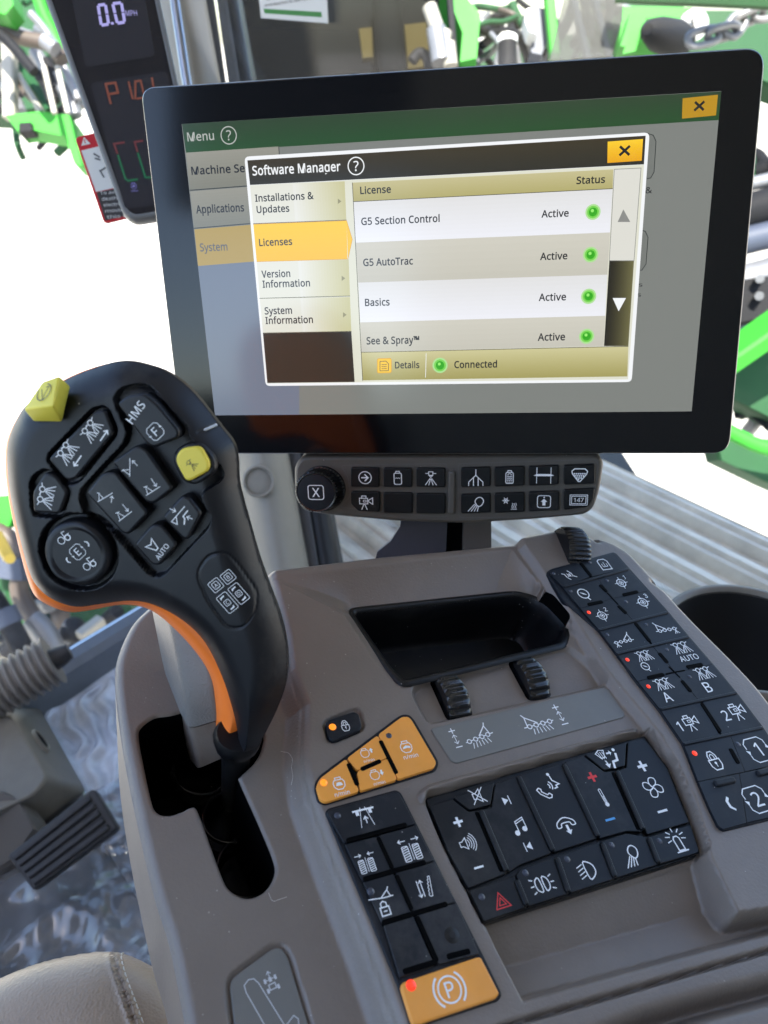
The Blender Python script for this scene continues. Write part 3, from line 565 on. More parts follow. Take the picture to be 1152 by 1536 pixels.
'V': (168, '168,200 97,0 71,0 0,200 26,200 71,72 77,56 81,42 84,28 87,42 91,56 97,72 141,200'),
'X': (164, '163,0 134,0 82,87 28,0 1,0 68,104 5,200 33,200 82,122 132,200 158,200 96,105'),
'a': (157, '81,153 97,151 111,147 121,141 129,131 133,118 134,102 134,0 117,0 112,21 111,21 97,8 82,0 60,-3 47,-2 36,2 26,8 19,17 14,28 13,42 15,56 21,67 31,76 44,83 63,88 85,90 110,90 110,99 108,115 102,125 92,131 79,133 57,129 37,121 29,140 53,149;88,73 71,71 58,68 49,64 41,54 38,41 40,31 46,23 55,19 66,17 78,18 88,22 97,28 104,36 109,47 110,60 110,73'),
'b': (172, '48,161 48,143 47,130 48,130 56,139 66,146 74,150 84,152 95,153 112,150 127,144 140,133 149,118 155,99 157,75 156,59 153,44 149,32 143,21 136,13 127,6 118,1 107,-2 95,-3 84,-2 74,0 66,4 56,11 48,19 46,19 41,0 24,0 24,213 48,213;91,132 76,131 66,126 58,119 52,108 50,99 49,88 48,76 48,75 49,58 53,44 58,32 65,24 77,19 91,18 104,19 114,24 121,32 127,44 130,58 131,75 130,93 127,107 121,118 114,126 103,131'),
'c': (134, '84,-3 71,-2 59,1 49,5 39,12 31,20 24,31 19,43 16,58 15,74 16,92 20,107 25,119 32,130 40,138 50,145 61,149 73,152 86,153 108,151 125,145 118,124 102,129 85,131 71,130 60,125 52,117 46,106 43,97 41,86 41,75 41,63 43,53 46,44 52,33 60,25 71,20 84,18 105,21 123,27 123,5 106,-1'),
'd': (172, '77,-3 60,-1 45,6 32,17 23,32 17,51 15,75 17,98 23,118 32,133 45,144 60,151 77,153 98,150 113,142 124,131 125,131 125,142 124,153 124,213 148,213 148,0 129,0 125,20 124,20 113,9 98,0;81,18 95,19 106,23 114,31 120,41 123,54 124,70 124,75 123,92 120,106 115,118 107,126 96,131 81,132 69,131 59,125 51,117 45,105 42,91 41,74 42,58 45,44 51,32 59,24 69,19'),
'e': (158, '82,153 94,152 105,149 115,145 124,138 131,130 136,121 140,110 143,98 144,85 144,70 41,70 43,55 47,42 54,32 63,24 75,20 89,18 114,21 137,29 137,7 114,0 88,-3 74,-2 61,1 50,6 40,13 31,21 25,32 19,44 16,58 15,74 16,90 19,104 24,116 30,127 38,136 47,143 57,149 69,152;82,133 71,132 61,128 54,121 48,113 44,102 41,90 118,90 117,102 114,112 109,121 102,127 93,131'),
'f': (96, '93,131 55,131 55,0 31,0 31,131 4,131 4,143 31,151 31,160 31,172 33,182 36,191 43,201 53,209 65,213 79,214 96,213 108,209 102,190 92,193 80,194 69,192 61,186 57,175 55,160 55,150 93,150'),
'g': (172, '77,153 91,152 104,147 115,140 124,130 125,130 129,150 148,150 148,-3 148,-16 145,-28 141,-38 135,-47 128,-54 119,-60 108,-64 96,-66 81,-67 51,-65 27,-58 27,-35 52,-44 83,-47 95,-46 105,-42 113,-35 119,-27 123,-17 124,-4 124,1 124,11 125,20 124,20 115,10 104,3 92,-1 77,-3 59,-1 44,6 32,18 23,33 17,52 15,75 17,97 23,116 32,132 44,144 59,151;80,132 69,131 59,125 51,117 46,106 43,97 41,86 41,75 42,57 45,43 51,32 59,24 69,19 81,17 101,20 108,24 114,30 122,46 124,69 124,75 124,88 122,99 120,108 114,119 105,126 94,131'),
'h': (173, '48,150 48,139 47,129 49,129 61,142 77,150 96,153 107,152 117,150 126,147 137,140 144,129 148,120 150,110 150,98 150,0 126,0 126,96 125,107 122,116 118,123 107,130 92,132 77,131 66,126 58,118 53,107 50,99 49,89 48,78 48,0 24,0 24,213 48,213'),
'i': (72, '48,150 48,0 24,0 24,150;36,206 46,203 50,198 51,191 50,184 46,179 36,175 31,176 26,179 23,184 22,191 23,198 26,203 31,205'),
'j': (72, '6,-67 -6,-66 -15,-64 -15,-44 -7,-46 3,-47 11,-46 18,-42 22,-35 24,-23 24,150 48,150 48,-22 47,-35 44,-46 38,-55 30,-62 20,-66;22,191 23,198 26,203 31,205 36,206 46,203 50,198 51,191 50,184 46,179 36,175 31,176 26,179 23,184'),
'k': (150, '48,102 48,90 47,77 48,77 53,84 60,92 66,99 114,150 143,150 82,86 147,0 117,0 65,70 48,55 48,0 24,0 24,213 48,213'),
'l': (72, '48,0 24,0 24,213 48,213'),
'm': (262, '189,153 204,151 217,147 227,140 234,129 238,115 239,98 239,0 215,0 215,97 213,112 207,123 198,130 184,132 171,131 161,127 153,120 148,110 145,98 144,83 144,0 119,0 119,97 116,116 112,123 106,128 98,131 89,132 75,131 65,126 57,118 52,108 50,99 49,89 48,78 48,0 24,0 24,150 44,150 47,130 49,130 60,143 76,150 93,153 104,152 114,150 122,147 132,139 139,128 140,128 146,136 153,142 161,147 170,150 179,152'),
'n': (173, '96,153 113,151 126,147 137,140 144,129 149,115 150,98 150,0 126,0 126,96 125,107 122,116 118,123 107,130 92,132 78,131 66,126 58,118 53,108 50,94 48,78 48,0 24,0 24,150 44,150 47,130 49,130 61,143 78,150'),
'o': (169, '154,75 154,63 152,52 149,42 146,33 141,25 135,18 125,9 113,2 104,0 95,-2 84,-3 70,-2 57,2 45,9 35,18 29,25 24,33 21,42 18,52 16,63 15,75 16,91 19,105 24,118 30,128 38,137 48,144 59,149 71,152 85,153 98,152 110,149 121,144 131,137 139,128 146,118 150,105 153,91;41,75 41,64 43,54 46,45 51,33 60,25 71,19 85,18 99,19 110,25 118,33 124,45 127,54 128,64 129,75 128,87 127,97 124,106 118,117 110,125 99,130 85,132 71,131 60,125 51,117 46,106 42,92'),
'p': (172, '95,153 113,151 127,144 140,134 149,119 155,99 157,75 156,59 153,45 149,32 143,22 136,13 128,6 118,1 107,-2 95,-3 75,0 59,8 48,19 47,19 48,7 48,-6 48,-67 24,-67 24,150 44,150 47,130 48,130 59,141 74,150;91,132 77,131 66,126 58,119 53,109 51,101 49,91 48,80 48,75 49,64 50,53 52,44 58,33 66,24 77,19 91,18 104,20 114,25 122,34 127,46 129,55 131,65 131,76 130,92 127,105 121,117 114,125 103,131'),
'r': (116, '94,153 103,153 111,151 108,129 100,130 92,131 76,127 62,117 52,101 48,80 48,0 24,0 24,150 44,150 47,123 48,123 59,138 75,149 84,152'),
's': (134, '122,41 120,28 114,17 105,8 94,2 84,-1 73,-2 62,-3 35,0 15,7 15,29 36,21 62,17 78,19 89,23 96,30 98,39 95,49 84,58 61,68 36,80 27,86 20,93 16,102 14,113 16,125 21,135 30,143 41,148 55,152 71,153 96,150 118,143 110,123 90,130 69,133 56,132 46,128 40,122 38,115 41,104 54,96 76,86 101,75 110,69 116,61 120,52'),
't': (101, '74,17 85,18 95,20 95,2 84,-2 70,-3 58,-2 48,1 39,7 32,15 29,23 26,32 26,44 26,131 4,131 4,143 26,153 36,185 50,185 50,150 94,150 94,131 50,131 50,44 52,32 57,24 65,19'),
'u': (173, '149,150 149,0 129,0 125,20 124,20 112,7 96,0 77,-3 65,-2 55,0 47,3 36,10 28,21 25,30 23,40 22,52 22,150 47,150 47,54 48,43 51,34 55,27 66,20 80,18 95,19 107,24 115,32 121,42 123,51 124,61 125,72 125,150'),
'v': (142, '57,0 0,150 26,150 58,62 63,48 68,33 70,22 71,22 75,34 79,48 84,62 116,150 142,150 85,0'),
'w': (220, '121,85 117,96 114,107 112,117 110,125 109,125 108,117 105,107 103,96 99,85 72,0 44,0 3,150 29,150 49,70 54,54 57,38 59,25 60,25 62,34 65,45 67,56 70,66 97,150 124,150 150,66 154,52 157,38 160,26 161,26 163,38 167,53 171,70 192,150 217,150 175,0 146,0'),
'x': (148, '59,77 8,150 36,150 74,94 113,150 140,150 89,77 143,0 115,0 74,60 33,0 5,0'),
'y': (143, '0,150 27,150 59,65 64,50 69,37 72,24 73,24 78,42 86,65 116,150 143,150 78,-21 66,-45 58,-55 48,-61 37,-66 24,-67 12,-67 3,-65 3,-45 11,-46 20,-47 35,-44 45,-35 53,-20 61,-1'),
'™': (217, '91,101 91,200 117,200 144,124 171,200 196,200 196,101 178,101 178,159 179,167 179,177 178,177 150,101 135,101 108,177 107,177 108,167 108,160 108,101;33,101 33,185 5,185 5,200 79,200 79,185 51,185 51,101')}
# ------------------------------------------------------------------ the armrest console: one moulded shell carrying the keypads
FC = Frame([0, 0, 0], (.203, .732, .650), (.922, .0797, -.378))
FC.o = ray(576, 900) * (-.286 / FC.n.dot(ray(576, 900))); FC.d = FC.n.dot(FC.o)
console = thing('armrest_console', FC.w(0, 0, -.1), 'grey brown moulded armrest console full of black and orange keypads below the monitor', 'console')
Z4, Z5, Z6, Z7, Z2, Z3, Z8 = (380, 800, 2.4), (440, 1050, 3.161), (620, 1080, 2.504), (800, 770, 3.134), (0, 860, 2.4), (0, 1300, 2.304), (700, 1180, 2.549)
P = FC.pix
_rim = np.array([(*FC.uv(x, y, h), h) for x, y, h in ((524, 919, -.007), (650, 905, -.015), (775, 892, -.015), (815, 900, -.008), (853, 940, .0005), (843, 968, -.001), (720, 1000, -.003), (604, 1026, -.003), (582, 1003, -.003), (550, 955, -.004))])
_fit = np.linalg.lstsq(np.c_[np.ones(len(_rim)), _rim[:, :2]], _rim[:, 2], rcond=None)[0]
def ht(q): q = np.asarray(q, float); return _fit[0] + q[..., :2] @ _fit[1:]
H_WING, H_STRIP = -.012, .005
wing = P([(100, 820), (396, 846), (425, 960), (432, 1015), (452, 1067), (449, 1146), (460, 1205), (500, 1310), (548, 1430), (590, 1545), (625, 1660), (60, 1660)], -.006)
strip = P([(775, 780), (783, 820), (826, 880), (864, 942), (908, 1013), (986, 1107), (1038, 1205), (1060, 1290), (1100, 1372), (1115, 1385), (1400, 1330), (1400, 900), (935, 760)], .003)
funnel_o = P([(405, 866), (768, 824), (843, 918), (862, 952), (858, 985), (600, 1040), (572, 1008), (515, 921)], 0)
tray_rim = rounded(P([(524, 919), (775, 892), (815, 900), (853, 940), (843, 968), (604, 1026), (582, 1003)], ht), [.004, .012, .01, .003, .004, .003, .004])
wheel_bed = rounded(P([(614, 1040), (640, 1020), (850, 972), (886, 1000), (908, 1032), (640, 1091)], -.003), .004)
well = rounded(P([(636, 1196), (969, 1099), (1006, 1152), (1031, 1212), (1055, 1278), (1049, 1286), (725, 1388), (700, 1337), (669, 1277), (648, 1228)], -.001), .002)
lip = rounded(P([(629, 1184), (642, 1171), (955, 1085), (970, 1092), (970, 1101), (636, 1199)], .005), .003)
scoop = P([(715, 1368), (1050, 1275), (1062, 1300), (1098, 1374), (1250, 1350), (1250, 1378), (784, 1505)], 0)
crease = P([(740, 1456), (900, 1411), (1030, 1375), (1095, 1362)], -.012)
gap = P([(700, 1556), (782, 1531), (900, 1498), (1060, 1452), (1250, 1398)], 0)
shift_rec = rounded(P([(338, 1467), (408, 1416), (424, 1415), (436, 1430), (485, 1590), (352, 1590)], H_WING), .004)
lockw = rounded(P([(482, 1082), (532, 1061), (542, 1068), (549, 1094), (500, 1114), (492, 1110)], 0), .004)
gate = smooth_path(P([(208, 1106), (211, 1090), (232, 1075), (258, 1071), (300, 1060), (350, 1062), (392, 1095), (393, 1120), (382, 1142), (361, 1163), (360, 1172), (385, 1228), (410, 1289), (411, 1314), (396, 1337), (371, 1346), (346, 1335), (333, 1314), (315, 1265), (297, 1216), (288, 1209), (271, 1217), (250, 1222), (233, 1215), (225, 1193), (215, 1145)], H_WING), 4, True)
outline = np.concatenate([smooth_path(P([(300, 1660), (258, 1430), (230, 1335), (195, 1180), (178, 1080), (172, 1010), (180, 970), (200, 930), (228, 903)], H_WING), 6),
    P([(300, 880)], H_WING), P([(397, 852), (560, 832), (770, 813), (832, 800)], 0), P([(868, 796)], .003), rounded(P([(880, 798), (938, 817), (1000, 884)], H_STRIP), .012)[1:-1],
    smooth_path(P([(1000, 884), (1042, 929), (1113, 1000), (1160, 1055), (1230, 1160), (1290, 1300), (1320, 1480)], H_STRIP), 4), P([(1350, 1660)], 0)])
outline = ccw(outline)
lid_gap = P([(860, 1580), (975, 1534), (1060, 1510), (1152, 1486), (1290, 1450)], 0)
WHEELS = [(676, 1042, .0112, .013, 50), (794, 1015, .0112, .013, 50)]
wslots = []
for px, py, ww, rad, _ in WHEELS:
    c = FC.uv(px, py, -.003); wslots.append(ccw(rounded(np.array([(c[0] - ww * .62, c[1] - .0125), (c[0] + ww * .62, c[1] - .0125), (c[0] + ww * .62, c[1] + .0115), (c[0] - ww * .62, c[1] + .0115)]), .003)))
_hole_tray = inset(ccw(tray_rim), .0015)
def hf(U):
    h = np.zeros(len(U))
    h += -.0015 * sstep(sdf(U, wing) / .03)                    # shoulder rolls away before the step
    m = sstep((sdf(U, wing) + .004) / .011); h = h * (1 - m) + H_WING * m
    m = sstep((sdf(U, strip) + .002) / .004); h = h * (1 - m) + H_STRIP * m
    # pocket round the tray: walls run from the upper outline down to its rim
    so, si = sdf(U, funnel_o), -sdf(U, ccw(tray_rim)); t = np.where(so > 0, so / np.maximum(so + np.maximum(si, 0), 1e-6), 0)
    t = np.where(si <= 0, 1, t); tt = ht(U); k = np.clip(t, 0, 1)
    h = np.where(so > 0, h * (1 - k) + tt * k, h)
    m = sstep((sdf(U, wheel_bed) + .001) / .003) * (si > 0); h = h * (1 - m) + -.004 * m
    m = sstep((sdf(U, lip) + .0005) / .0025); h = h + .0035 * m
    m = sstep((sdf(U, well) + .0008) / .0012); h = h * (1 - m) - .004 * m
    s = sdf(U, scoop); dc = dline(U, crease); m = sstep(s / .004); bowl = -.012 + .010 * np.minimum(dc / .03, 1) ** 1.0
    h = h * (1 - m) + bowl * m
    h -= .004 * np.exp(-(dline(U, gap) / .0007) ** 2) + .010 * np.exp(-(dline(U, lid_gap) / .0028) ** 2)
    m = sstep((sdf(U, shift_rec) + .001) / .002); h -= .002 * m
    m = sstep((sdf(U, lockw) + .0006) / .0015); h -= .0018 * m
    seam = dline(U, np.array(wing[1:10])); h -= .0007 * np.exp(-(seam / .0006) ** 2) * (sdf(U, funnel_o) < 0)
    e = sdf(U, outline); r = .0042; q = np.clip(1 - e / r, 0, 1); h -= r * q * q * .8
    e = -sdf(U, gate); r = .0016; q = np.clip(1 - e / r, 0, 1); h -= r * (1 - np.sqrt(np.maximum(0, 1 - q * q)))
    return h
mb = MB(); sheet(mb, FC, outline, [ccw(gate), _hole_tray] + wslots, hf, .00085, .075, 'console_plastic', None, 0., 'groove_shade')  # walls of the openings are coloured near black for the shade inside
shell = mb.build('shell', console)
# lever gate: dark well below the slot with the rims of two cups at its bottom
mb = MB(); gb = inset(ccw(gate), -.002); mb.flat(FC, gb, -.086, 'tray_black')
for px, py, r in ((372, 1300, .013), (345, 1225, .012), (305, 1150, .014)):
    c = FC.uv(px, py, -.055)
    mb.tube([FC.w(c[0] + r * math.cos(a), c[1] + r * math.sin(a), -.055) for a in np.linspace(0, 2 * math.pi, 25)], .0012, 'wheel_black', 6, False)
    mb.disc(FC, c, r * .9, -.068, 'wheel_black')
mb.build('gate_well', console)
# storage tray
def offs(p, d): return inset(ccw(p), d)
mb = MB(); tr = ccw(tray_rim); H = ht(tr)
floor_poly = ccw(P([(545, 938), (780, 905), (822, 925), (828, 958), (800, 975), (618, 1012), (590, 1000)], -.02))
rg = [FC.ws(offs(tr, -.0028), ht(offs(tr, -.0028)) + .0002), FC.ws(offs(tr, -.0018), ht(tr) + .0016), FC.ws(offs(tr, .0000), ht(tr) + .0019), FC.ws(offs(tr, .0014), ht(tr) + .0006),
      FC.ws(offs(tr, .0030), ht(tr) - .008), FC.ws(offs(tr, .0045), ht(tr) * .3 - .034), FC.ws(offs(tr, .0075), ht(tr) * .1 - .0385)]
mb.rings(rg, 'tray_black', True); mb.add(rg[-1], [list(range(len(tr)))], 'tray_black')
mb.build('storage_tray', console, 'black storage tray with a raised rim')
# thumb wheels: ribbed drums standing half out of their slots
def drum(mb, fr, c, h, r, w, ribs, m, ax=(1., 0), ribh=.0009, crown=.12):
    ax = np.array(ax); sd = np.array([-ax[1], ax[0]]); n = ribs * 6; rings = []
    for k in np.linspace(-.5, .5, 9):
        q = []
        for i in range(n):
            a = 2 * math.pi * i / n; g = max(0, math.cos(2 * math.pi * i / 6)) ** .5
            rad = r * (1 - crown * (2 * k) ** 4) + ribh * g * (abs(k) < .45)
            b = c + ax * k * w + sd * rad * math.cos(a); q.append(fr.w(b[0], b[1], h + rad * math.sin(a)))
        rings.append(np.array(q))
    mb.rings(rings, m, True, True, True, True)
for (px, py, ww, rad, _), nm in zip(WHEELS, ('left', 'right')):
    mb = MB(); drum(mb, FC, FC.uv(px, py, -.003) + [0, -.001], -.0095, rad, ww, 20, 'wheel_black', (1., 0), .0011, .05); mb.build('thumb_wheel', console)
mb = MB(); c = FC.uv(861, 815, .008); drum(mb, FC, c, .0, .0145, .0135, 34, 'wheel_black', (.98, -.2), .0008, .05); mb.build('thumb_wheel', console, 'finely ribbed black thumb wheel at the far right corner')
# printed plates
mb = MB(); pl = rounded(P([(645, 1094), (904, 1032), (912, 1035), (937, 1072), (935, 1077), (684, 1146), (676, 1142)], .0), .002)
hp = -.0006; mb.prism(FC, pl, -.002, .0006, .0004, 'console_plate')
for nm, x, y, s in (('boom_spray_left', 717, 1105, 40), ('boom_spray_right', 808, 1084, 42)): icon(mb, FC, nm, x, y, s, .0007, 8 if 'left' in nm else 3)
icon(mb, FC, 'plus_minus', 683, 1108, 30, .0007, 2); icon(mb, FC, 'plus_minus', 840, 1073, 30, .0007, 2)
mb.build('legend_plate', console, 'grey plate printed with two white spray boom symbols')
mb = MB(); mb.prism(FC, inset(ccw(shift_rec), .0012), H_WING - .004, H_WING - .0006, .0005, 'console_plate')
icon(mb, FC, 'shift', 402, 1497, 68, H_WING - .0004, 6, 'print_grey', 1.05, .6); icon(mb, FC, 'tractor_plan', 407, 1474, 34, H_WING - .0004, 8, 'print_grey')
mb.build('shift_diagram_plate', console, 'grey plate printed with the white lever path')

def hair(name, pts, label):
    U = smooth_path(P(pts, 0), 8); H = hf(U) + .0006; MB().tube([FC.w(*u, h) for u, h in zip(U, H)], .00008, 'thread', 5).build(name, None, label, 'lint')
mat('thread', (.62, .58, .52), .7, .2)
hair('lint_thread', [(426, 1105), (436, 1110), (442, 1124), (441, 1136), (443, 1150), (441, 1160)], 'fine pale hair lying on the console beside the lever slot')
hair('lint_thread', [(408, 1320), (414, 1332), (424, 1330), (436, 1326)], 'fine pale hair lying on the lower right rim of the lever slot')
# ------------------------------------------------------------------ keypads
def key(parent, fr, poly, Z, h0, h1, m, icons=(), lamps=(), label=None, rad=.0004, bev=.00022, gapw=.00004, name='button'):
    mb = MB(); p = ccw(fr.pix(poly, h1, Z)); p = rounded(inset(p, gapw), rad, 4); mb.prism(fr, p, h0, h1, bev, m)
    for ic in icons:
        nm, x, y, s = ic[:4]; ang = ic[4] if len(ic) > 4 else 0; im = ic[5] if len(ic) > 5 else 'print_white'; sy = ic[6] if len(ic) > 6 else None
        icon(mb, fr, nm, Z[0] + x / Z[2], Z[1] + y / Z[2], s / Z[2], h1 + .00004, ang, im, sy)
    for l in lamps:
        c = fr.uv(Z[0] + l[0] / Z[2], Z[1] + l[1] / Z[2], h1); mb.disc(fr, c, l[3] if len(l) > 3 else .0011, h1 + .00005, l[2], 18, .0004)
    return mb.build(name, parent, label)
def bars(mb, fr, lst, Z, h, w, m, up=.0006, base=.001):
    for (x0, y0, x1, y1) in lst:
        a, b = fr.pix([(x0, y0), (x1, y1)], h, Z); t = (b - a) / np.linalg.norm(b - a); n = np.array([-t[1], t[0]]) * w / 2
        mb.prism(fr, rounded(np.array([a - n, b - n, b + n, a + n]), w * .45, 4), h - base, h + up, min(up * .8, w * .3), m)

# right column
h0, h1 = .003, .0066
base_r = [(60, 278), (80, 262), (375, 182), (392, 190), (452, 258), (632, 458), (733, 578), (872, 738), (962, 848), (1080, 1003), (1170, 1145), (1240, 1290), (1285, 1400), (1000, 1470), (892, 1497), (866, 1478), (828, 1398), (755, 1224), (697, 1086), (585, 924), (465, 775), (393, 668), (305, 556), (143, 415)]
mb = MB(); mb.prism(FC, rounded(P(base_r, .0055, Z7), .0015), h0, .0058, .0006, 'rubber_key')
bars(mb, FC, [(140, 347, 446, 263), (306, 550, 632, 466), (390, 662, 730, 582), (597, 922, 955, 844), (706, 1086, 1076, 1008)], Z7, h1, .0016, 'rubber_key', .0007)
bars(mb, FC, [(850, 1275, 945, 1252), (1050, 1225, 1140, 1203)], Z7, h1, .0032, 'rubber_key', .0012)
bars(mb, FC, [(222, 234, 272, 296), (312, 336, 346, 370), (420, 385, 492, 368), (256, 430, 326, 415), (398, 434, 438, 472), (478, 515, 548, 603), (590, 656, 632, 704), (720, 724, 796, 710), (536, 775, 614, 757), (696, 785, 742, 840), (790, 892, 880, 1028), (925, 1105, 965, 1178)], Z7, h1, .0022, 'groove_shade', .00025)  # raised near black bars stand in for the shade of recessed grooves
bars(mb, FC, [(345, 372, 400, 430), (636, 720, 690, 772), (622, 755, 712, 738)], Z7, h1, .0008, 'groove_shade', .0002)
pad_r = mb.build('keypad', console, 'long black rubber keypad down the right edge')
RW = 'black key of the right keypad printed with '
for poly, ic, lm, lb in [
    ([(72, 276), (212, 232), (266, 298), (138, 346)], [('hose', 168, 290, 62)], [(95, 282, 'lamp_off')], 'a hose coupling'),
    ([(222, 230), (380, 187), (445, 258), (276, 297)], [('card', 333, 240, 62)], [(265, 230, 'lamp_off')], 'a memory card'),
    ([(140, 350), (300, 306), (375, 400), (222, 447)], [('gauge', 237, 380, 62)], [(175, 365, 'lamp_off')], 'a gauge'),
    ([(300, 306), (447, 265), (540, 365), (375, 400)], [('target1', 415, 322, 66)], [(345, 315, 'lamp_off')], 'target 1'),
    ([(222, 447), (375, 400), (470, 506), (308, 548)], [('target2', 326, 475, 68)], [(261, 466, 'lamp_red')], 'target 2'),
    ([(375, 400), (540, 365), (632, 464), (470, 506)], [('target3', 517, 412, 70)], [(435, 415, 'lamp_off')], 'target 3'),
    ([(310, 552), (470, 510), (554, 620), (392, 660)], [('boom_end_left', 420, 598, 88)], [(347, 570, 'lamp_off')], 'a left boom end'),
    ([(480, 508), (634, 467), (730, 580), (562, 618)], [('boom_end_right', 625, 543, 92)], [(530, 522, 'lamp_off')], 'a right boom end'),
    ([(394, 664), (560, 626), (668, 748), (490, 790)], [('spray_gauge', 525, 695, 88)], [(442, 688, 'lamp_red')], 'nozzles and a gauge'),
    ([(560, 626), (733, 585), (845, 710), (668, 748)], [('spray_auto', 713, 655, 88)], [(628, 640, 'lamp_off')], 'nozzles and AUTO'),
    ([(490, 790), (668, 748), (778, 880), (595, 920)], [('spray_a', 622, 832, 95)], [(541, 814, 'lamp_red')], 'nozzles and A'),
    ([(668, 748), (845, 710), (955, 842), (778, 880)], [('spray_b', 812, 783, 98)], [(735, 768, 'lamp_off')], 'nozzles and B'),
    ([(598, 924), (783, 884), (878, 1046), (706, 1084)], [('camera1', 725, 990, 105)], [], 'camera 1'),
    ([(793, 882), (957, 846), (1075, 1006), (888, 1044)], [('camera2', 944, 938, 108)], [], 'camera 2'),
    ([(708, 1090), (925, 1043), (995, 1215), (775, 1262)], [('lock', 850, 1162, 80)], [(758, 1128, 'lamp_red', .0013)], 'a padlock'),
    ([(925, 1043), (1078, 1010), (1165, 1150), (1180, 1174), (995, 1215)], [('key1', 1056, 1110, 108)], [(963, 1085, 'lamp_off', .0013)], '1 in a frame'),
    ([(775, 1262), (968, 1222), (1003, 1456), (892, 1487), (868, 1468), (830, 1390)], [('crescent', 922, 1366, 58)], [], 'a crescent'),
    ([(968, 1222), (1180, 1177), (1270, 1390), (1003, 1456)], [('key2', 1052, 1344, 112)], [], '2 in a frame')]:
    key(pad_r, FC, poly, Z7, .0045, h1, 'rubber_key', ic, lm, RW + lb)

# climate and media keypad
h0, h1 = -.005, .0008
mb = MB(); mb.prism(FC, rounded(P([(45, 292), (872, 55), (962, 180), (1024, 330), (1081, 492), (1070, 507), (266, 762), (204, 640), (130, 490), (78, 370)], -.0005, Z6), .0012), h0, -.0012, .0005, 'gloss_key')
bars(mb, FC, [(252, 340, 350, 570), (393, 212, 525, 494), (563, 165, 693, 440), (763, 192, 862, 414), (386, 602, 425, 698), (537, 517, 582, 648), (707, 462, 757, 592), (882, 442, 920, 538)], Z6, h1, .0022, 'gloss_key', .0011)
bars(mb, FC, [(236, 345, 332, 570), (748, 195, 846, 414)], Z6, h1, .0016, 'groove_shade', .0002)
pad_m = mb.build('keypad', console, 'glossy black keypad for sound, telephone, climate and lights')
MW = 'glossy black key printed with '
for poly, ic, lm, lb in [
    ([(60, 320), (145, 296), (207, 344), (246, 340), (352, 575), (208, 632), (130, 490)], [('plus', 168, 383, 44), ('speaker', 205, 462, 66), ('minus', 246, 553, 46)], [], 'plus, loudspeaker and minus'),
    ([(150, 290), (304, 230), (290, 318), (213, 338)], [('mute', 241, 285, 66)], [], 'a struck-out loudspeaker'),
    ([(308, 238), (388, 208), (520, 500), (400, 545), (360, 572), (254, 338), (294, 326)], [('next', 350, 302, 44), ('note', 396, 398, 60), ('previous', 431, 475, 44)], [], 'a music note between two track arrows'),
    ([(400, 205), (556, 160), (690, 445), (530, 497)], [('voice_call', 505, 250, 92), ('hang_up', 577, 398, 72)], [], 'two telephone receivers'),
    ([(570, 155), (640, 135), (716, 194), (756, 192), (862, 420), (800, 418), (703, 445)], [('plus', 672, 214, 42, 0, 'print_red'), ('thermometer', 715, 292, 60), ('minus', 740, 373, 46, 0, 'print_blue')], [], 'a thermometer between red plus and blue minus'),
    ([(645, 128), (800, 82), (796, 172), (718, 188)], [('air_seat', 733, 142, 78)], [], 'a seated figure and air arrows'),
    ([(806, 82), (866, 66), (955, 182), (1015, 335), (1038, 384), (880, 430), (766, 190), (800, 178)], [('plus', 860, 173, 44), ('fan', 900, 253, 68), ('minus', 936, 342, 46)], [], 'a fan between plus and minus'),
    ([(210, 640), (380, 585), (428, 702), (268, 756)], [('hazard', 331, 680, 66, 0, 'print_red')], [(257, 665, 'lamp_off', .0013)], 'a red warning triangle'),
    ([(386, 582), (404, 555), (528, 515), (586, 652), (434, 700)], [('side_lights', 485, 617, 84)], [(421, 574, 'lamp_off', .0013)], 'side lights'),
    ([(534, 512), (698, 458), (758, 596), (592, 650)], [('head_light', 650, 566, 68)], [(578, 523, 'lamp_off', .0013)], 'a headlight'),
    ([(704, 456), (800, 425), (880, 440), (922, 542), (764, 594)], [('work_light', 817, 510, 66)], [(745, 470, 'lamp_off', .0013)], 'a work light'),
    ([(886, 440), (1042, 392), (1074, 492), (1066, 500), (928, 540)], [('beacon', 992, 455, 74)], [(925, 454, 'lamp_off', .0013)], 'a flashing beacon')]:
    key(pad_m, FC, poly, Z6, -.003, h1, 'gloss_key', ic, lm, MW + lb, .0006, .0003)

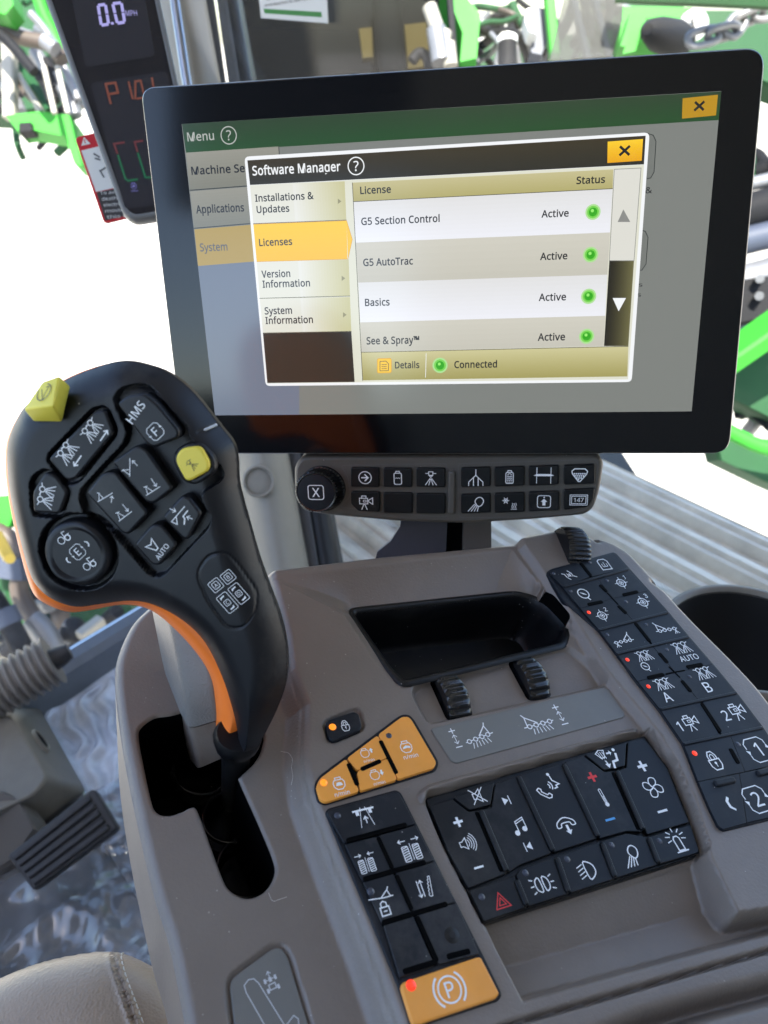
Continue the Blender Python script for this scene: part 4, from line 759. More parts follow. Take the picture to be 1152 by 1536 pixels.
# left column with the parking brake key
h1 = .0022
mb = MB(); mb.prism(FC, rounded(P([(150, 530), (165, 512), (488, 424), (512, 440), (900, 1205), (992, 1394), (975, 1424), (560, 1560), (490, 1340)], .001, Z5), .0018), -.001, .0011, .0006, 'rubber_key')
bars(mb, FC, [(252, 668, 538, 590), (332, 852, 628, 768), (420, 1058, 730, 966), (520, 1290, 680, 1240), (728, 1218, 838, 1190)], Z5, h1, .0019, 'groove_shade', .0003)
bars(mb, FC, [(400, 650, 470, 800), (488, 830, 562, 995), (585, 1025, 682, 1240)], Z5, h1, .0017, 'groove_shade', .0003)
pad_l = mb.build('keypad', console, 'narrow black keypad ending in the orange parking brake key')
LW = 'dusty black key printed with '
for poly, ic, lm, lb in [
    ([(158, 535), (168, 520), (486, 432), (505, 445), (580, 588), (240, 680)], [('rows', 340, 552, 104)], [(209, 548, 'lamp_off', .0013)], 'a track between crop rows'),
    ([(242, 684), (392, 645), (470, 812), (328, 858)], [('track_in', 346, 772, 92)], [], 'narrowing tracks'),
    ([(404, 640), (582, 592), (670, 762), (478, 810)], [('track_out', 557, 708, 104)], [], 'widening tracks'),
    ([(330, 862), (475, 820), (560, 1010), (424, 1062)], [('boom_lock', 424, 960, 120)], [(367, 908, 'lamp_off', .0014)], 'a boom arm and padlock'),
    ([(482, 816), (672, 766), (772, 958), (570, 1006)], [('ladder', 622, 890, 88)], [], 'two arrows and a ladder'),
    ([(428, 1066), (566, 1016), (672, 1262), (505, 1318)], [], [], None),
    ([(576, 1012), (774, 962), (884, 1205), (690, 1256)], [], [(752, 1115, 'gloss_key', .0028)], None)]:  # dark disc on the last blank key stands for a dent's shade
    key(pad_l, FC, poly, Z5, -.0005, h1, 'dusty_key', ic, lm, LW + lb if lb else None, .0008, .0004)
key(pad_l, FC, [(503, 1342), (868, 1218), (890, 1216), (980, 1392), (962, 1414), (566, 1548)], Z5, -.0005, h1 + .0006, 'key_orange', [('parking', 741, 1372, 158)], [(558, 1353, 'lamp_red', .0018)], 'orange parking brake key printed with a circled P', .0022, .0008, name='parking_brake_button')
# engine speed keypad
mb = MB(); po = [(105, 408), (125, 368), (150, 348), (478, 98), (515, 74), (546, 74), (564, 92), (684, 296), (672, 326), (152, 488), (124, 474)]
mb.prism(FC, rounded(P([(97, 405), (120, 360), (480, 90), (515, 66), (552, 68), (574, 92), (692, 294), (678, 334), (148, 497), (116, 480)], .001, Z5), .002), -.001, .0009, .0004, 'rubber_key')
bars(mb, FC, [(260, 300, 304, 405), (320, 330, 415, 288), (412, 192, 490, 350)], Z5, .0026, .0019, 'groove_shade', .0002)
pad_o = mb.build('keypad', console, 'orange engine speed keypad with slanted upper edge')
for poly, ic, lm, lb in [
    ([(107, 408), (127, 370), (252, 276), (314, 434), (154, 485), (126, 472)], [('rpm_low', 221, 410, 92)], [(144, 392, 'lamp_amber', .0015)], 'a turtle in an engine'),
    ([(254, 275), (400, 165), (450, 272), (300, 336)], [('rpm_up', 350, 260, 76)], [], 'an engine with an up arrow'),
    ([(300, 338), (450, 274), (494, 378), (316, 433)], [('rpm_down', 398, 364, 82)], [], 'an engine with a down arrow'),
    ([(402, 163), (480, 104), (516, 78), (546, 78), (562, 94), (680, 296), (668, 322), (496, 377)], [('rpm_high', 540, 236, 88)], [(453, 169, 'lamp_off', .0013)], 'a hare in an engine')]:
    key(pad_o, FC, poly, Z5, -.0005, .0026, 'key_orange', ic, lm, 'orange key printed with ' + lb, .0014, .0003, .00005)
key(console, FC, [(150, 97), (288, 52), (312, 64), (329, 138), (192, 193), (168, 180)], Z5, -.002, .0022, 'rubber_key', [('lock', 246, 122, 58)], [(186, 128, 'lamp_amber', .0016)], 'black padlock key with a lit amber lamp', .0024, .0008, name='lock_button')
# ------------------------------------------------------------------ touchscreen monitor
FS = Frame([0, 0, 0], (-.1297, -.3205, .9383), (.991, -.010, .1355))
FS.o = ray(676, 400) * .40; _d = FS.n.dot(FS.o); FS.d = _d
S = FS.pix
monitor = thing('touchscreen_monitor', FS.w(*FS.uv(660, 690)), 'large black touchscreen monitor showing a Software Manager window with four Active licences', 'monitor')
body = ccw(rounded(S([(207, 129), (1153, 67), (1097, 683), (273, 683)]), [.008, .010, .010, .010], 8))
mb = MB(); mb.rings([FS.ws(inset(body, .032), -.034), FS.ws(inset(body, .004), -.030), FS.ws(body, -.022), FS.ws(body, -.0045), FS.ws(inset(body, .0006), -.0038)], 'monitor_case')
mb.add(FS.ws(inset(body, .032), -.034), [list(range(len(body)))[::-1]], 'monitor_case'); mb.build('housing', monitor)
mb = MB(); mb.rings([FS.ws(inset(body, .0003), -.0045), FS.ws(inset(body, .0003), -.0030), FS.ws(inset(body, .0010), -.0026)], 'monitor_edge'); mb.build('edge_trim', monitor)
gl = inset(body, .0011)
mb = MB(); mb.rings([FS.ws(gl, -.004), FS.ws(gl, -.0006), FS.ws(inset(gl, .0006), 0)], 'monitor_glass'); mb.add(FS.ws(inset(gl, .0006), 0), [list(range(len(gl)))], 'monitor_glass'); mb.build('bezel', monitor)
for n_, c_ in dict(ui_back=(126, 129, 124), ui_green=(36, 62, 34), ui_green_lo=(40, 74, 38), ui_tab=(133, 131, 120), ui_tab_hi=(150, 150, 144), ui_line=(52, 56, 52), ui_tab_on=(176, 150, 72), ui_ink=(26, 26, 28), ui_ink_blue=(80, 88, 100), ui_pale=(178, 182, 176), ui_side_reflect=(112, 122, 140), ui_cell=(118, 121, 116),
                  ui_gold_dim=(186, 142, 18), win_white=(244, 246, 248), win_title=(48, 42, 26), win_cream=(224, 224, 206), win_yellow=(247, 199, 26), win_yellow_dark=(222, 160, 14), win_tab=(228, 228, 216), win_tab_edge=(200, 198, 150), win_dark=(52, 47, 38), win_row=(234, 235, 240), win_row_grey=(206, 203, 190), win_khaki=(186, 178, 126), win_khaki_lo=(168, 160, 98), win_scroll=(222, 221, 212), win_arrow=(140, 140, 136), win_arrow_small=(150, 146, 110), led_halo=(176, 226, 150), led_halo_in=(120, 214, 80), led_green=(52, 170, 20), led_hi=(150, 240, 110), win_edge=(70, 66, 48)).items(): screen(n_, c_)
def q_(mb, pts, h, m): mb.flat(FS, S(pts, h), h, m)
def grad(mb, a, b, c, d, h, mats):
    """A panel whose shade steps from edge ab to edge dc (drawn so on the display)."""
    A, B, C, D = [np.array(k, float) for k in (a, b, c, d)]; n = len(mats)
    for i, m in enumerate(mats):
        t, s = i / n, (i + 1) / n; q_(mb, [A + (D - A) * t, B + (C - B) * t, B + (C - B) * s, A + (D - A) * s], h, m)
def ramp(name, c0, c1, n):
    out = []; n *= 3
    for i in range(n):
        t = i / (n - 1); nm = '%s_%d' % (name, i); screen(nm, [a + (b - a) * t for a, b in zip(c0, c1)]); out.append(nm)
    return out
# menu page
mb = MB(); q_(mb, [(272.5, 186), (1082, 136.5), (1037.5, 617), (322.5, 623)], .00005, 'ui_back')
grad(mb, (273, 186), (1082, 137), (1078, 180), (279, 229), .0001, ramp('gr', (44, 66, 40), (34, 76, 34), 6))
q_(mb, [(418, 219), (1078, 179.5), (1077, 190), (419, 230)], .0001, 'ui_pale') if 0 else None
q_(mb, [(297, 399), (448, 388), (449, 622), (322.5, 623)], .0001, 'ui_side_reflect')  # blue of a reflection is mixed into this panel's colour
for a, b, c, d in (((279, 229), (418, 219.5), (422, 275), (285, 285.5)), ((285.5, 287), (423, 276.5), (427, 331), (291, 342.5))):
    grad(mb, a, b, c, d, .0001, ramp('tb%d' % a[1], (150, 149, 138), (128, 128, 116), 4)); stroke(mb, FS, S([d, c], .00012), .0005, .00012, 'ui_line')
stroke(mb, FS, S([(418, 219.5), (427, 331)], .00012), .0004, .00012, 'ui_line')
q_(mb, [(291.5, 344), (428, 333), (432, 388), (297, 399)], .0001, 'ui_tab_on')
for ps in ([(968, 199), (980, 203), (984, 212), (981, 258), (976, 267), (960, 270)], [(955, 343), (968, 347), (972, 356), (969, 396), (963, 405), (948, 407)]):
    p = S(ps, .0001); mb.flat(FS, p, .0001, 'ui_cell'); stroke(mb, FS, p, .0004, .00013, 'ui_line')
for t, x, y, c_, w_ in (('&', 968, 290, 9, 10), ('s', 957.5, 430, 6, 6), ('s', 955.5, 445, 6, 6)): text_px(mb, FS, t, x, y, c_, w_, .00014, 'ui_ink')
text_px(mb, FS, 'Menu', 281.5, 212, 13, 40, .00015, 'ui_pale', .02); icon(mb, FS, 'help', 343, 203, 26, .00015, 0, 'ui_pale')
text_px(mb, FS, 'Machine Settings', 287.5, 262, 11.5, 122, .00015, 'ui_ink', .034)
text_px(mb, FS, 'Applications', 294.5, 320, 11.5, 72, .00015, 'ui_ink', .034); text_px(mb, FS, 'System', 300.5, 377, 11.5, 41, .00015, 'ui_ink_blue', .02)
disp = mb.build('display', monitor, 'lit display showing a dimmed menu page')
mb = MB(); q_(mb, [(1024, 147.5), (1077, 142), (1074, 173), (1023, 178)], .0002, 'ui_gold_dim'); icon(mb, FS, 'cross', 1049, 159, 18, .00024, 0, 'ui_ink', None, 1.1); mb.build('close_button', disp)
# window in front of it
def led(mb, x, y):
    for r, m, h in ((11.5, 'led_halo', .00042), (9, 'led_halo_in', .00044), (6.4, 'led_green', .00046)): mb.disc(FS, FS.uv(x, y, h), r * FS.mpp(x, y, np.array([1., 0]), h), h, m)
    mb.disc(FS, FS.uv(x - 1, y - 2, .0005), .0008, .0005, 'led_hi')
mb = MB(); win = S([(366.5, 235), (974.5, 198.5), (947.5, 573), (398.5, 579)], .0003); mb.flat(FS, rounded(win, .0026, 5), .0003, 'win_white')
grad(mb, (371, 240.5), (968.5, 203.5), (966, 246.5), (375, 277.5), .00034, ramp('tt', (58, 50, 28), (44, 42, 30), 5))
q_(mb, [(375, 278), (966, 247), (942, 569), (401, 575)], .00034, 'win_cream')
text_px(mb, FS, 'Software Manager', 379, 263, 13.5, 132, .00042, 'win_white', .03); icon(mb, FS, 'help', 534, 249, 27, .00042, 0, 'win_white')
q_(mb, [(394.5, 500), (527, 497.5), (532, 573), (401, 574.5)], .00038, 'win_dark')
grad(mb, (528.5, 274), (920, 254), (919, 283), (530.5, 302.5), .00038, ramp('hd', (198, 190, 142), (180, 172, 112), 4))
text_px(mb, FS, 'License', 540.5, 291, 10.5, 46, .00045, 'ui_ink', .034); text_px(mb, FS, 'Status', 864.5, 276, 10.5, 43, .00045, 'ui_ink', .034)
grad(mb, (542, 528.5), (942.5, 519.5), (941, 564.6), (544, 570.6), .00038, ramp('ft', (206, 200, 150), (166, 158, 94), 6))
stroke(mb, FS, S([(530.5, 302.5), (919, 283)], .00042), .0003, .00042, 'win_edge'); stroke(mb, FS, S([(542, 528.5), (942.5, 519.5)], .00042), .0003, .00042, 'win_edge')
stroke(mb, FS, S([(528.5, 274), (544, 571)], .00042), .0003, .00042, 'win_edge'); stroke(mb, FS, S([(639.3, 530), (638.3, 566)], .00044), .0003, .00044, 'win_white')
ic = S([(566, 538), (587, 537.5), (587, 559), (566, 559.5)], .0004); mb.flat(FS, rounded(ic, .001), .00042, 'win_yellow'); stroke(mb, FS, rounded(ic, .001), .0003, .00046, 'win_yellow_dark', True)
stroke(mb, FS, S([(570, 542), (579, 541.7), (583, 546), (582.5, 556), (570, 556.3)], .0004), .00035, .00047, 'win_edge', True)
for y in (547, 550, 553): stroke(mb, FS, S([(572.5, y), (580, y - .2)], .0004), .0003, .00047, 'win_edge')
text_px(mb, FS, 'Details', 592.6, 552.5, 9.5, 36.5, .00045, 'ui_ink', .032); text_px(mb, FS, 'Connected', 681.5, 552, 10, 64, .00045, 'ui_ink', .034)
led(mb, 660, 548); window = mb.build('dialog_window', disp, 'bright Software Manager window')
# the window's panels are sub-parts of the display
mb = MB(); grad(mb, (911.5, 212.5), (964.5, 208.5), (962.5, 241), (911, 244.5), .00044, ramp('cb', (252, 206, 40), (236, 170, 10), 4)); icon(mb, FS, 'cross', 937, 226, 19, .0005, 0, 'ui_ink', None, 1.1); mb.build('close_button', disp, 'bright yellow close button')
for nm, a, b, c, d, l1, l2, lb in (('it', (375, 278), (517, 272), (519.5, 330), (380, 335.5), ('Installations &', 383, 302.5, 88), ('Updates', 385.3, 319.5, 49), None), ('iv', (385, 393), (523, 389), (525, 444), (389.5, 447.5), ('Version', 392.6, 416.5, 43), ('Information', 394.2, 431.5, 71), None), ('is', (389.5, 448.5), (525, 445.5), (527, 497), (394.5, 499.5), ('System', 397.3, 471.5, 41), ('Information', 398.6, 486, 71), None)):
    mb = MB(); A, B, C, D = map(np.array, (a, b, c, d)); rm = ramp(nm, (232, 232, 224), (202, 198, 150), 6)
    for i, m in enumerate(['win_tab'] + rm):
        t, s = (0, .45) if i == 0 else (.45 + .55 * (i - 1) / len(rm), .45 + .55 * i / len(rm)); q_(mb, [A + (B - A) * t, A + (B - A) * s, D + (C - D) * s, D + (C - D) * t], .0004, m)
    stroke(mb, FS, S([d, c], .00043), .0003, .00043, 'win_edge')
    for t, x, y, w_ in (l1, l2): text_px(mb, FS, t, x, y, 10.3, w_, .00046, 'ui_ink', .032)
    e = (B + C) / 2 - [9, -1]; q_(mb, [e + [-2.5, -4], e + [3, 0], e + [-2.5, 4]], .00046, 'win_arrow_small'); mb.build('menu_tab', disp)
mb = MB(); grad(mb, (380, 336.5), (520, 331), (521, 388.5), (385, 392.5), .0004, ramp('ly', (250, 205, 30), (246, 194, 22), 3)); q_(mb, [(519.9, 331), (528.5, 359), (522, 388.5)], .0004, 'win_yellow'); stroke(mb, FS, S([(385, 392.5), (522, 388.5), (528.5, 359), (519.9, 331), (380, 336.5)], .00043), .00025, .00043, 'win_yellow_dark')
text_px(mb, FS, 'Licenses', 389, 369, 10.3, 49.5, .00046, 'ui_ink', .034); mb.build('menu_tab', disp, 'selected yellow Licenses tab')
for a, b, c, d, base, t1, ty, tx in (((530.5, 303), (919, 283.5), (915, 348.6), (533.5, 364), 0, ('G5 Section Control', 542, 337.5, 117.5), (812, 326.3), (889.5, 318)), ((533.5, 364), (915, 348.6), (911, 412), (537.5, 424), 1, ('G5 AutoTrac', 545, 399, 74.5), (810, 390), (886, 382)),
                             ((537.5, 424), (911, 412), (908, 473.6), (540.5, 483.5), 0, ('Basics', 547.6, 459, 37), (808, 451.3), (883, 444.5)), ((540.5, 483.5), (908, 473.6), (905.6, 519), (542, 528), 1, ('See & Spray\u2122', 550, 516.5, 79), (806.5, 511), (880, 504.5))):
    mb = MB(); grad(mb, a, b, c, d, .0004, ramp('rw%d' % a[1], *(((226, 226, 226), (238, 239, 245), 3) if base == 0 else ((208, 205, 192), (200, 197, 184), 2))))
    t, x, y, w_ = t1; text_px(mb, FS, t, x, y, 10.5, w_, .00048, 'ui_ink', .032); text_px(mb, FS, 'Active', ty[0], ty[1], 10.5, 41, .00048, 'ui_ink', .032); led(mb, *tx); mb.build('licence_row', disp, 'row reading ' + t)
mb = MB(); q_(mb, [(921.5, 254), (961.6, 252), (951, 391), (914, 391)], .00042, 'win_scroll'); stroke(mb, FS, S([(921.5, 254), (961.6, 252), (951, 391), (914, 391)], .00044), .0003, .00044, 'win_arrow', True)
A, B, C, D = [np.array(k, float) for k in ((914, 391), (951, 391), (942.5, 519), (906, 519))]; rm = ramp('sc', (32, 28, 10), (108, 104, 64), 6)
for i, m in enumerate(rm): t, s = i / len(rm), (i + 1) / len(rm); q_(mb, [A + (B - A) * t, A + (B - A) * s, D + (C - D) * s, D + (C - D) * t], .00042, m)
q_(mb, [(935, 314), (945.5, 333), (926.5, 333)], .0005, 'win_arrow'); q_(mb, [(919, 447), (939, 447), (928, 467)], .0005, 'win_white'); mb.build('scroll_bar', disp)

# ------------------------------------------------------------------ shortcut key bar under the monitor
FB = Frame(FS.o - FS.n * .004, FS.n, FS.u); ZB = (360, 640, 1.986)
bar = thing('shortcut_key_bar', FB.w(*FB.uv(670, 778)), 'slim grey bar of fourteen black shortcut keys and a round dial under the monitor', 'control panel')
bo = ccw(rounded(FB.pix([(441, 700), (452, 684), (898, 682), (906, 694), (900, 735), (888, 772), (800, 780), (700, 786), (600, 783), (500, 774), (455, 768), (442, 748)]), [.004, .004, .006, .005, .004, .008, .004, .004, .004, .004, .006, .006]))
mb = MB(); mb.rings([FB.ws(inset(bo, .006), -.03), FB.ws(bo, -.016), FB.ws(bo, -.002), FB.ws(inset(bo, .0012), -.0004), FB.ws(inset(bo, .0022), 0)], 'bar_plastic'); mb.add(FB.ws(inset(bo, .0022), 0), [list(range(len(bo)))], 'bar_plastic')
mb.add(FB.ws(inset(bo, .006), -.03), [list(range(len(bo)))[::-1]], 'bar_plastic')
bars(mb, FB, [(632, 130, 630, 258)], ZB, .0, .0042, 'bar_plastic', .0022)
for p in ([(300, 115), (616, 110), (618, 268), (560, 266), (298, 240), (330, 205), (322, 150)], [(650, 110), (1060, 98), (1068, 112), (1050, 240), (990, 258), (800, 272), (652, 270)]): stroke(mb, FB, rounded(FB.pix(p, 0, ZB), .002), .0005, .00005, 'pillar_dark', True)
mb.build('body', bar)
BW = 'black shortcut key printed with '
rows = [[(330, 122, 415, 180, ('arrow_circle', 42), 'an arrow in a circle'), (427, 123, 513, 180, ('tank', 40), 'a tank level'), (525, 123, 612, 180, ('nozzle', 44), 'a spray nozzle'), (658, 122, 747, 180, ('manifold', 50), 'a branching pipe'), (758, 120, 848, 178, ('agitate', 40), 'tank agitation'), (860, 117, 950, 175, ('boom_height', 62), 'a folded boom'), (965, 114, 1058, 172, ('hopper', 52), 'a hopper')],
        [(330, 194, 417, 255, ('camera', 46), 'a camera'), (427, 197, 514, 258, None, None), (525, 199, 612, 259, None, None), (658, 201, 747, 258, ('work_light', 48), 'a work light'), (758, 198, 848, 256, ('defrost', 46), 'snow and heat'), (860, 194, 951, 252, ('up_frame', 46), 'an upward arrow'), (965, 188, 1053, 247, ('counter', 52), 'a counter reading 147')]]
for row in rows:
    for j, (x0, y0, x1, y1, ic, lb) in enumerate(row):
        k = -2 if j > 2 else 1; poly = [(x0, y0 + (1.5 if j > 2 else 0)), (x1, y0 + k), (x1, y1 + k), (x0, y1 + (1.5 if j > 2 else 0))]
        if j == 0 and row is rows[1]: poly = [(x0, y0), (x1, y0 + 1), (x1, y1), (x0 + 22, y1 - 3), (x0, y1 - 24)]
        if j == 6 and row is rows[1]: poly = [(x0, y0), (1057, y0 - 4), (1053, 215), (1035, 240), (x0, y1 + 2)]
        cx, cy = (x0 + x1) / 2, (y0 + y1) / 2 + 1
        key(bar, FB, poly, ZB, -.001, .0020, 'gloss_key', [(ic[0], cx, cy, ic[1])] if ic else [], [], BW + lb if lb else 'blank black shortcut key', .0012, .0007, 0.)
c0, c1 = FB.uv(360 + 246 / 1.986, 640 + 184 / 1.986), FB.uv(360 + 226 / 1.986, 640 + 196 / 1.986, .011); r = .0131
def knurl(c, rad, h, n=44, a=.0004): 
    t = np.linspace(0, 2 * math.pi, n * 4, endpoint=False); q = rad + a * np.sign(np.sin(n * t)); return FB.ws(np.stack([c[0] + q * np.cos(t), c[1] + q * np.sin(t)], 1), h)
mb = MB(); cc = lambda k: c0 * (1 - k) + c1 * k
mb.rings([knurl(c0, r * 1.06, .0, a=0), knurl(c0, r * 1.04, .0016, a=0), knurl(c0, r * .99, .002)] + [knurl(cc(k), r * (.99 - .06 * k), .002 + .008 * k) for k in (.3, .7, 1)] + [knurl(c1, r * .88, .011, a=0), knurl(c1, r * .82, .0108, a=0)], 'wheel_black', False)
knob = mb.build('dial', bar, 'knurled black dial')
mb = MB(); mb.disc(FB, c1, r * .82, .0112, 'lamp_off' if 0 else 'rubber_key', 40, .0004); icon(mb, FB, 'x_frame', 360 + 226 / 1.986, 640 + 196 / 1.986, 27, .0118); mb.build('dial_cap', knob, 'flat cap printed with a framed X')
# support arm between console and monitor
mb = MB(); arm = thing('monitor_support_arm', W(650, 820, .44), 'blue grey curved bracket rising behind the console to carry the monitor', 'bracket')
ap = [W(x, y, .475) for x, y in ((566, 835), (590, 812), (604, 780), (606, 740), (740, 740), (738, 800), (738, 845), (560, 850))]
mb.slab([W(x, y, .472) for x, y in ((560, 850), (566, 828), (586, 812), (600, 790), (604, 760), (672, 760), (668, 850))], R @ np.array([0, 0, -.02]), 'bracket_blue'); mb.build('arm_plate', arm)
mb = MB(); mb.slab([W(x, y, .475) for x, y in ((655, 850), (668, 790), (668, 740), (697, 740), (697, 850))], R @ np.array([0, 0, -.03]), 'groove_shade'); mb.build('arm_channel', arm)
mb = MB(); mb.slab([W(x, y, .47) for x, y in ((694, 850), (696, 740), (737, 740), (737, 850))], R @ np.array([0, 0, -.03]), 'bracket_beige'); mb.build('arm_cover', arm)
# ------------------------------------------------------------------ multifunction control lever
_b, _t = ray(350, 1150) * .312, ray(180, 545) * .278
_v = nrm(_t - _b); _u = nrm(np.array([1, 0, .05]) - np.array([1, 0, .05]).dot(_v) * _v)
FJ = Frame(_b, np.cross(_u, _v), _u); J = FJ.pix; ZJ = (0, 520, 2.56)
lever = thing('control_lever', FJ.w(*FJ.uv(352, 1150), -.01), 'black and orange joystick lever covered in keys, standing in a slot of the console', 'joystick')
sil = ccw(smooth_path(J([(11, 700), (12, 665), (24, 632), (45, 603), (100, 569), (150, 549), (185, 541), (218, 546), (255, 560), (292, 590), (330, 638), (350, 664), (356, 690), (358, 725), (370, 772), (388, 835), (404, 880), (422, 930), (431, 980), (429, 1025), (415, 1065), (396, 1103), (386, 1120), (371, 1129), (361, 1126), (358, 1112), (355, 1090), (348, 1060), (333, 1014), (308, 964), (275, 931), (233, 908), (196, 901), (150, 906), (115, 910), (83, 901), (60, 884), (44, 858), (28, 800), (16, 745)]), 4, True))
TOP = .0105
recess = rounded(J([(430, 195), (470, 150), (560, 145), (715, 315), (718, 345), (840, 470), (845, 520), (760, 570), (808, 660), (800, 695), (625, 882), (580, 885), (430, 712), (330, 690), (300, 560), (420, 430), (470, 380), (490, 330)], TOP, ZJ), .003)
rec2 = rounded(J([(172, 425), (358, 232), (412, 228), (455, 330), (300, 525), (250, 535)], TOP, ZJ), .003); rec3 = rounded(J([(112, 505), (168, 468), (222, 488), (270, 560), (236, 660), (120, 652)], TOP, ZJ), .003)
rc = FJ.uv(300 / 2.56, 520 + 792 / 2.56, TOP); label = rounded(J([(752, 870), (800, 800), (862, 790), (895, 825), (978, 960), (975, 1035), (930, 1083), (870, 1080), (795, 975)], TOP, ZJ), .004)
def hj(U):
    d = sdf(U, sil); r = .0125; q = np.clip(1 - d / r, 0, 1); h = TOP * (1 - q ** 2.1)
    for p, dep in ((recess, .0042), (rec2, .0034), (rec3, .0034)): h -= dep * sstep((sdf(U, ccw(p)) + .0003) / .0008) * sstep(d / .006)
    h -= .004 * sstep((.0152 - np.linalg.norm(U - rc, axis=1)) / .0012) * sstep(d / .003)
    e = np.abs(sdf(U, ccw(label))); h -= .0005 * np.exp(-(e / .0004) ** 2)
    tk = dline(U, tick); h -= .0006 * np.exp(-(tk / .0006) ** 2)
    return h
tick = J([(762, 328), (835, 300)], .008, ZJ)
mb = MB(); sheet(mb, FJ, sil, [], hj, .0006, .003, 'handle_black'); mb.tube([FJ.w(*p, .0052) for p in J([(766, 327), (800, 314), (832, 300)], .0055, ZJ)], .0005, 'print_grey', 6)
head = mb.build('grip', lever)
osil = ccw(smooth_path(J([(8, 700), (10, 664), (23, 632), (46, 602), (101, 567), (151, 548), (186, 543), (216, 552), (248, 572), (280, 600), (318, 648), (338, 690), (342, 740), (372, 850), (404, 940), (412, 990), (400, 1050), (382, 1092), (361, 1122), (345, 1119), (326, 1102), (323, 1056), (317, 1018), (299, 985), (266, 947), (226, 915), (183, 907), (137, 915), (104, 918), (74, 908), (53, 892), (40, 862), (25, 805), (13, 745)], -.012), 4, True))
mb = MB()
def ho(U): d = sdf(U, osil); q = np.clip(1 - d / .010, 0, 1); return -.012 + .0112 * (1 - q ** 1.8)
sheet(mb, FJ, osil, [], ho, .0007, .004, 'handle_orange'); o_ = lambda d: inset(osil, d)
mb.rings([FJ.ws(osil, -.0155), FJ.ws(o_(.0012), -.019), FJ.ws(o_(.0035), -.0225), FJ.ws(o_(.007), -.025)], 'handle_orange'); mb.add(FJ.ws(o_(.007), -.025), [list(range(len(osil)))[::-1]], 'handle_orange')
mb.build('rear_shell', lever, 'orange rear shell of the grip')
mb = MB(); a = FJ.w(*FJ.uv(357, 1100, -.003), -.003); b = FC.w(*FC.uv(352, 1165, -.03), -.03); c = FC.w(*FC.uv(350, 1205, -.072), -.072)
mb.tube([a * 1.03 - b * .03, a * .95 + b * .05, a * .8 + b * .2, a * .7 + b * .3, b, c], [.0085, .0100, .0092, .0062, .0058, .0058], 'tray_black', 20); mb.build('shaft', lever)
def loft(mb, secs, r, m):
    rs = [rounded(np.array([W(*q) for q in s_]), r, 4) for s_ in secs]; mb.rings(rs, m, True); mb.add(rs[0], [list(range(len(rs[0])))[::-1]], m); mb.add(rs[-1], [list(range(len(rs[-1])))], m)
mb = MB(); loft(mb, [[(222, 906, .345), (250, 914, .318), (300, 915, .316), (290, 895, .345)], [(226, 915, .345), (256, 940, .317), (306, 935, .315), (296, 905, .345)], [(240, 985, .347), (271, 1022, .3185), (322, 1012, .316), (318, 970, .345)], [(252, 1035, .35), (283, 1091, .3215), (332, 1077, .319), (334, 1025, .348)], [(253, 1038, .35), (283.5, 1093, .3222), (332, 1079, .3197), (334, 1027, .348)]], .0035, 'lever_boot')
mb.build('shaft_cover', lever, 'grained beige cover behind the grip')
mb = MB(); loft(mb, [[(258, 1045, .352), (285, 1094, .3235), (331, 1080, .321), (332, 1030, .35)], [(284, 1138, .358), (297, 1153, .333), (350, 1130, .331), (345, 1085, .355)]], .003, 'console_plastic'); mb.build('cover_skirt', lever)
# keys
hb, ht_ = .0052, .0126
JW = 'black lever key printed with '
for poly, ic, lb, k in [
    ([(182, 432), (358, 248), (405, 240), (440, 332), (290, 512), (252, 516)], [('spray_left', 268, 415, 96, 40), ('spray_right', 364, 326, 96, 40)], 'two pairs of nozzles and arrows', 0),
    ([(122, 560), (172, 480), (215, 494), (262, 560), (230, 645), (126, 638)], [('spray', 176, 572, 84, 60)], 'a pair of nozzles', 0),
    ([(446, 218), (485, 188), (555, 178), (605, 218), (690, 322), (686, 352), (592, 390), (562, 376)], [('hms', 521, 252, 74, 40), ('keyF', 596, 326, 66, 30)], 'HMS above a framed F', .0006),
    ([(426, 442), (520, 378), (558, 388), (668, 545), (592, 605), (560, 600)], [('boom_up', 497, 465, 68, 0), ('boom_down', 578, 540, 66, 20)], 'a boom arm rising and falling', 0),
    ([(327, 562), (392, 482), (444, 478), (572, 640), (494, 724), (468, 718)], [('boom_up', 402, 578, 70, -55), ('boom_down', 470, 638, 66, 24)], 'a boom arm swinging', 0),
    ([(620, 656), (695, 572), (724, 574), (776, 640), (722, 744), (700, 738)], [('fold', 690, 652, 84, 8)], 'a folding boom', 0),
    ([(512, 760), (580, 682), (620, 682), (684, 760), (612, 844), (582, 838)], [('steer_auto', 597, 773, 74, 40)], 'AUTO under a steering arrow', 0)]:
    key(lever, FJ, poly, ZJ, hb, ht_ + k, 'handle_black', [(n_, x_, y_, z_ * .98, *r_) for n_, x_, y_, z_, *r_ in ic], [], JW + lb, .0016, .0010, .0001)
mb = MB(); ps = ccw(rounded(J([(655, 432), (685, 380), (765, 365), (822, 430), (825, 485), (750, 535), (700, 520)], .012, ZJ), .005)); mb.rings([FJ.ws(ps, .007), FJ.ws(ps, .0105), FJ.ws(inset(ps, .001), .0113), FJ.ws(inset(ps, .0028), .0102), FJ.ws(inset(ps, .003), .008)], 'handle_black'); mb.build('key_surround', lever)
key(lever, FJ, [(666, 434), (690, 388), (770, 378), (808, 446), (802, 480), (728, 520), (708, 514)], ZJ, hb, .0132, 'key_yellow', [('small_spray', 735, 452, 42, 45, 'print_dark')], [], 'yellow key printed with a spray nozzle', .0022, .0009, .0003)
mb = MB(); cq = rc; t = np.linspace(0, 2 * math.pi, 48, endpoint=False); cir = lambda r: np.stack([cq[0] + r * np.cos(t), cq[1] + r * np.sin(t)], 1); hh = .0118 + .0016 * np.abs(np.cos(t - .65)) ** 6
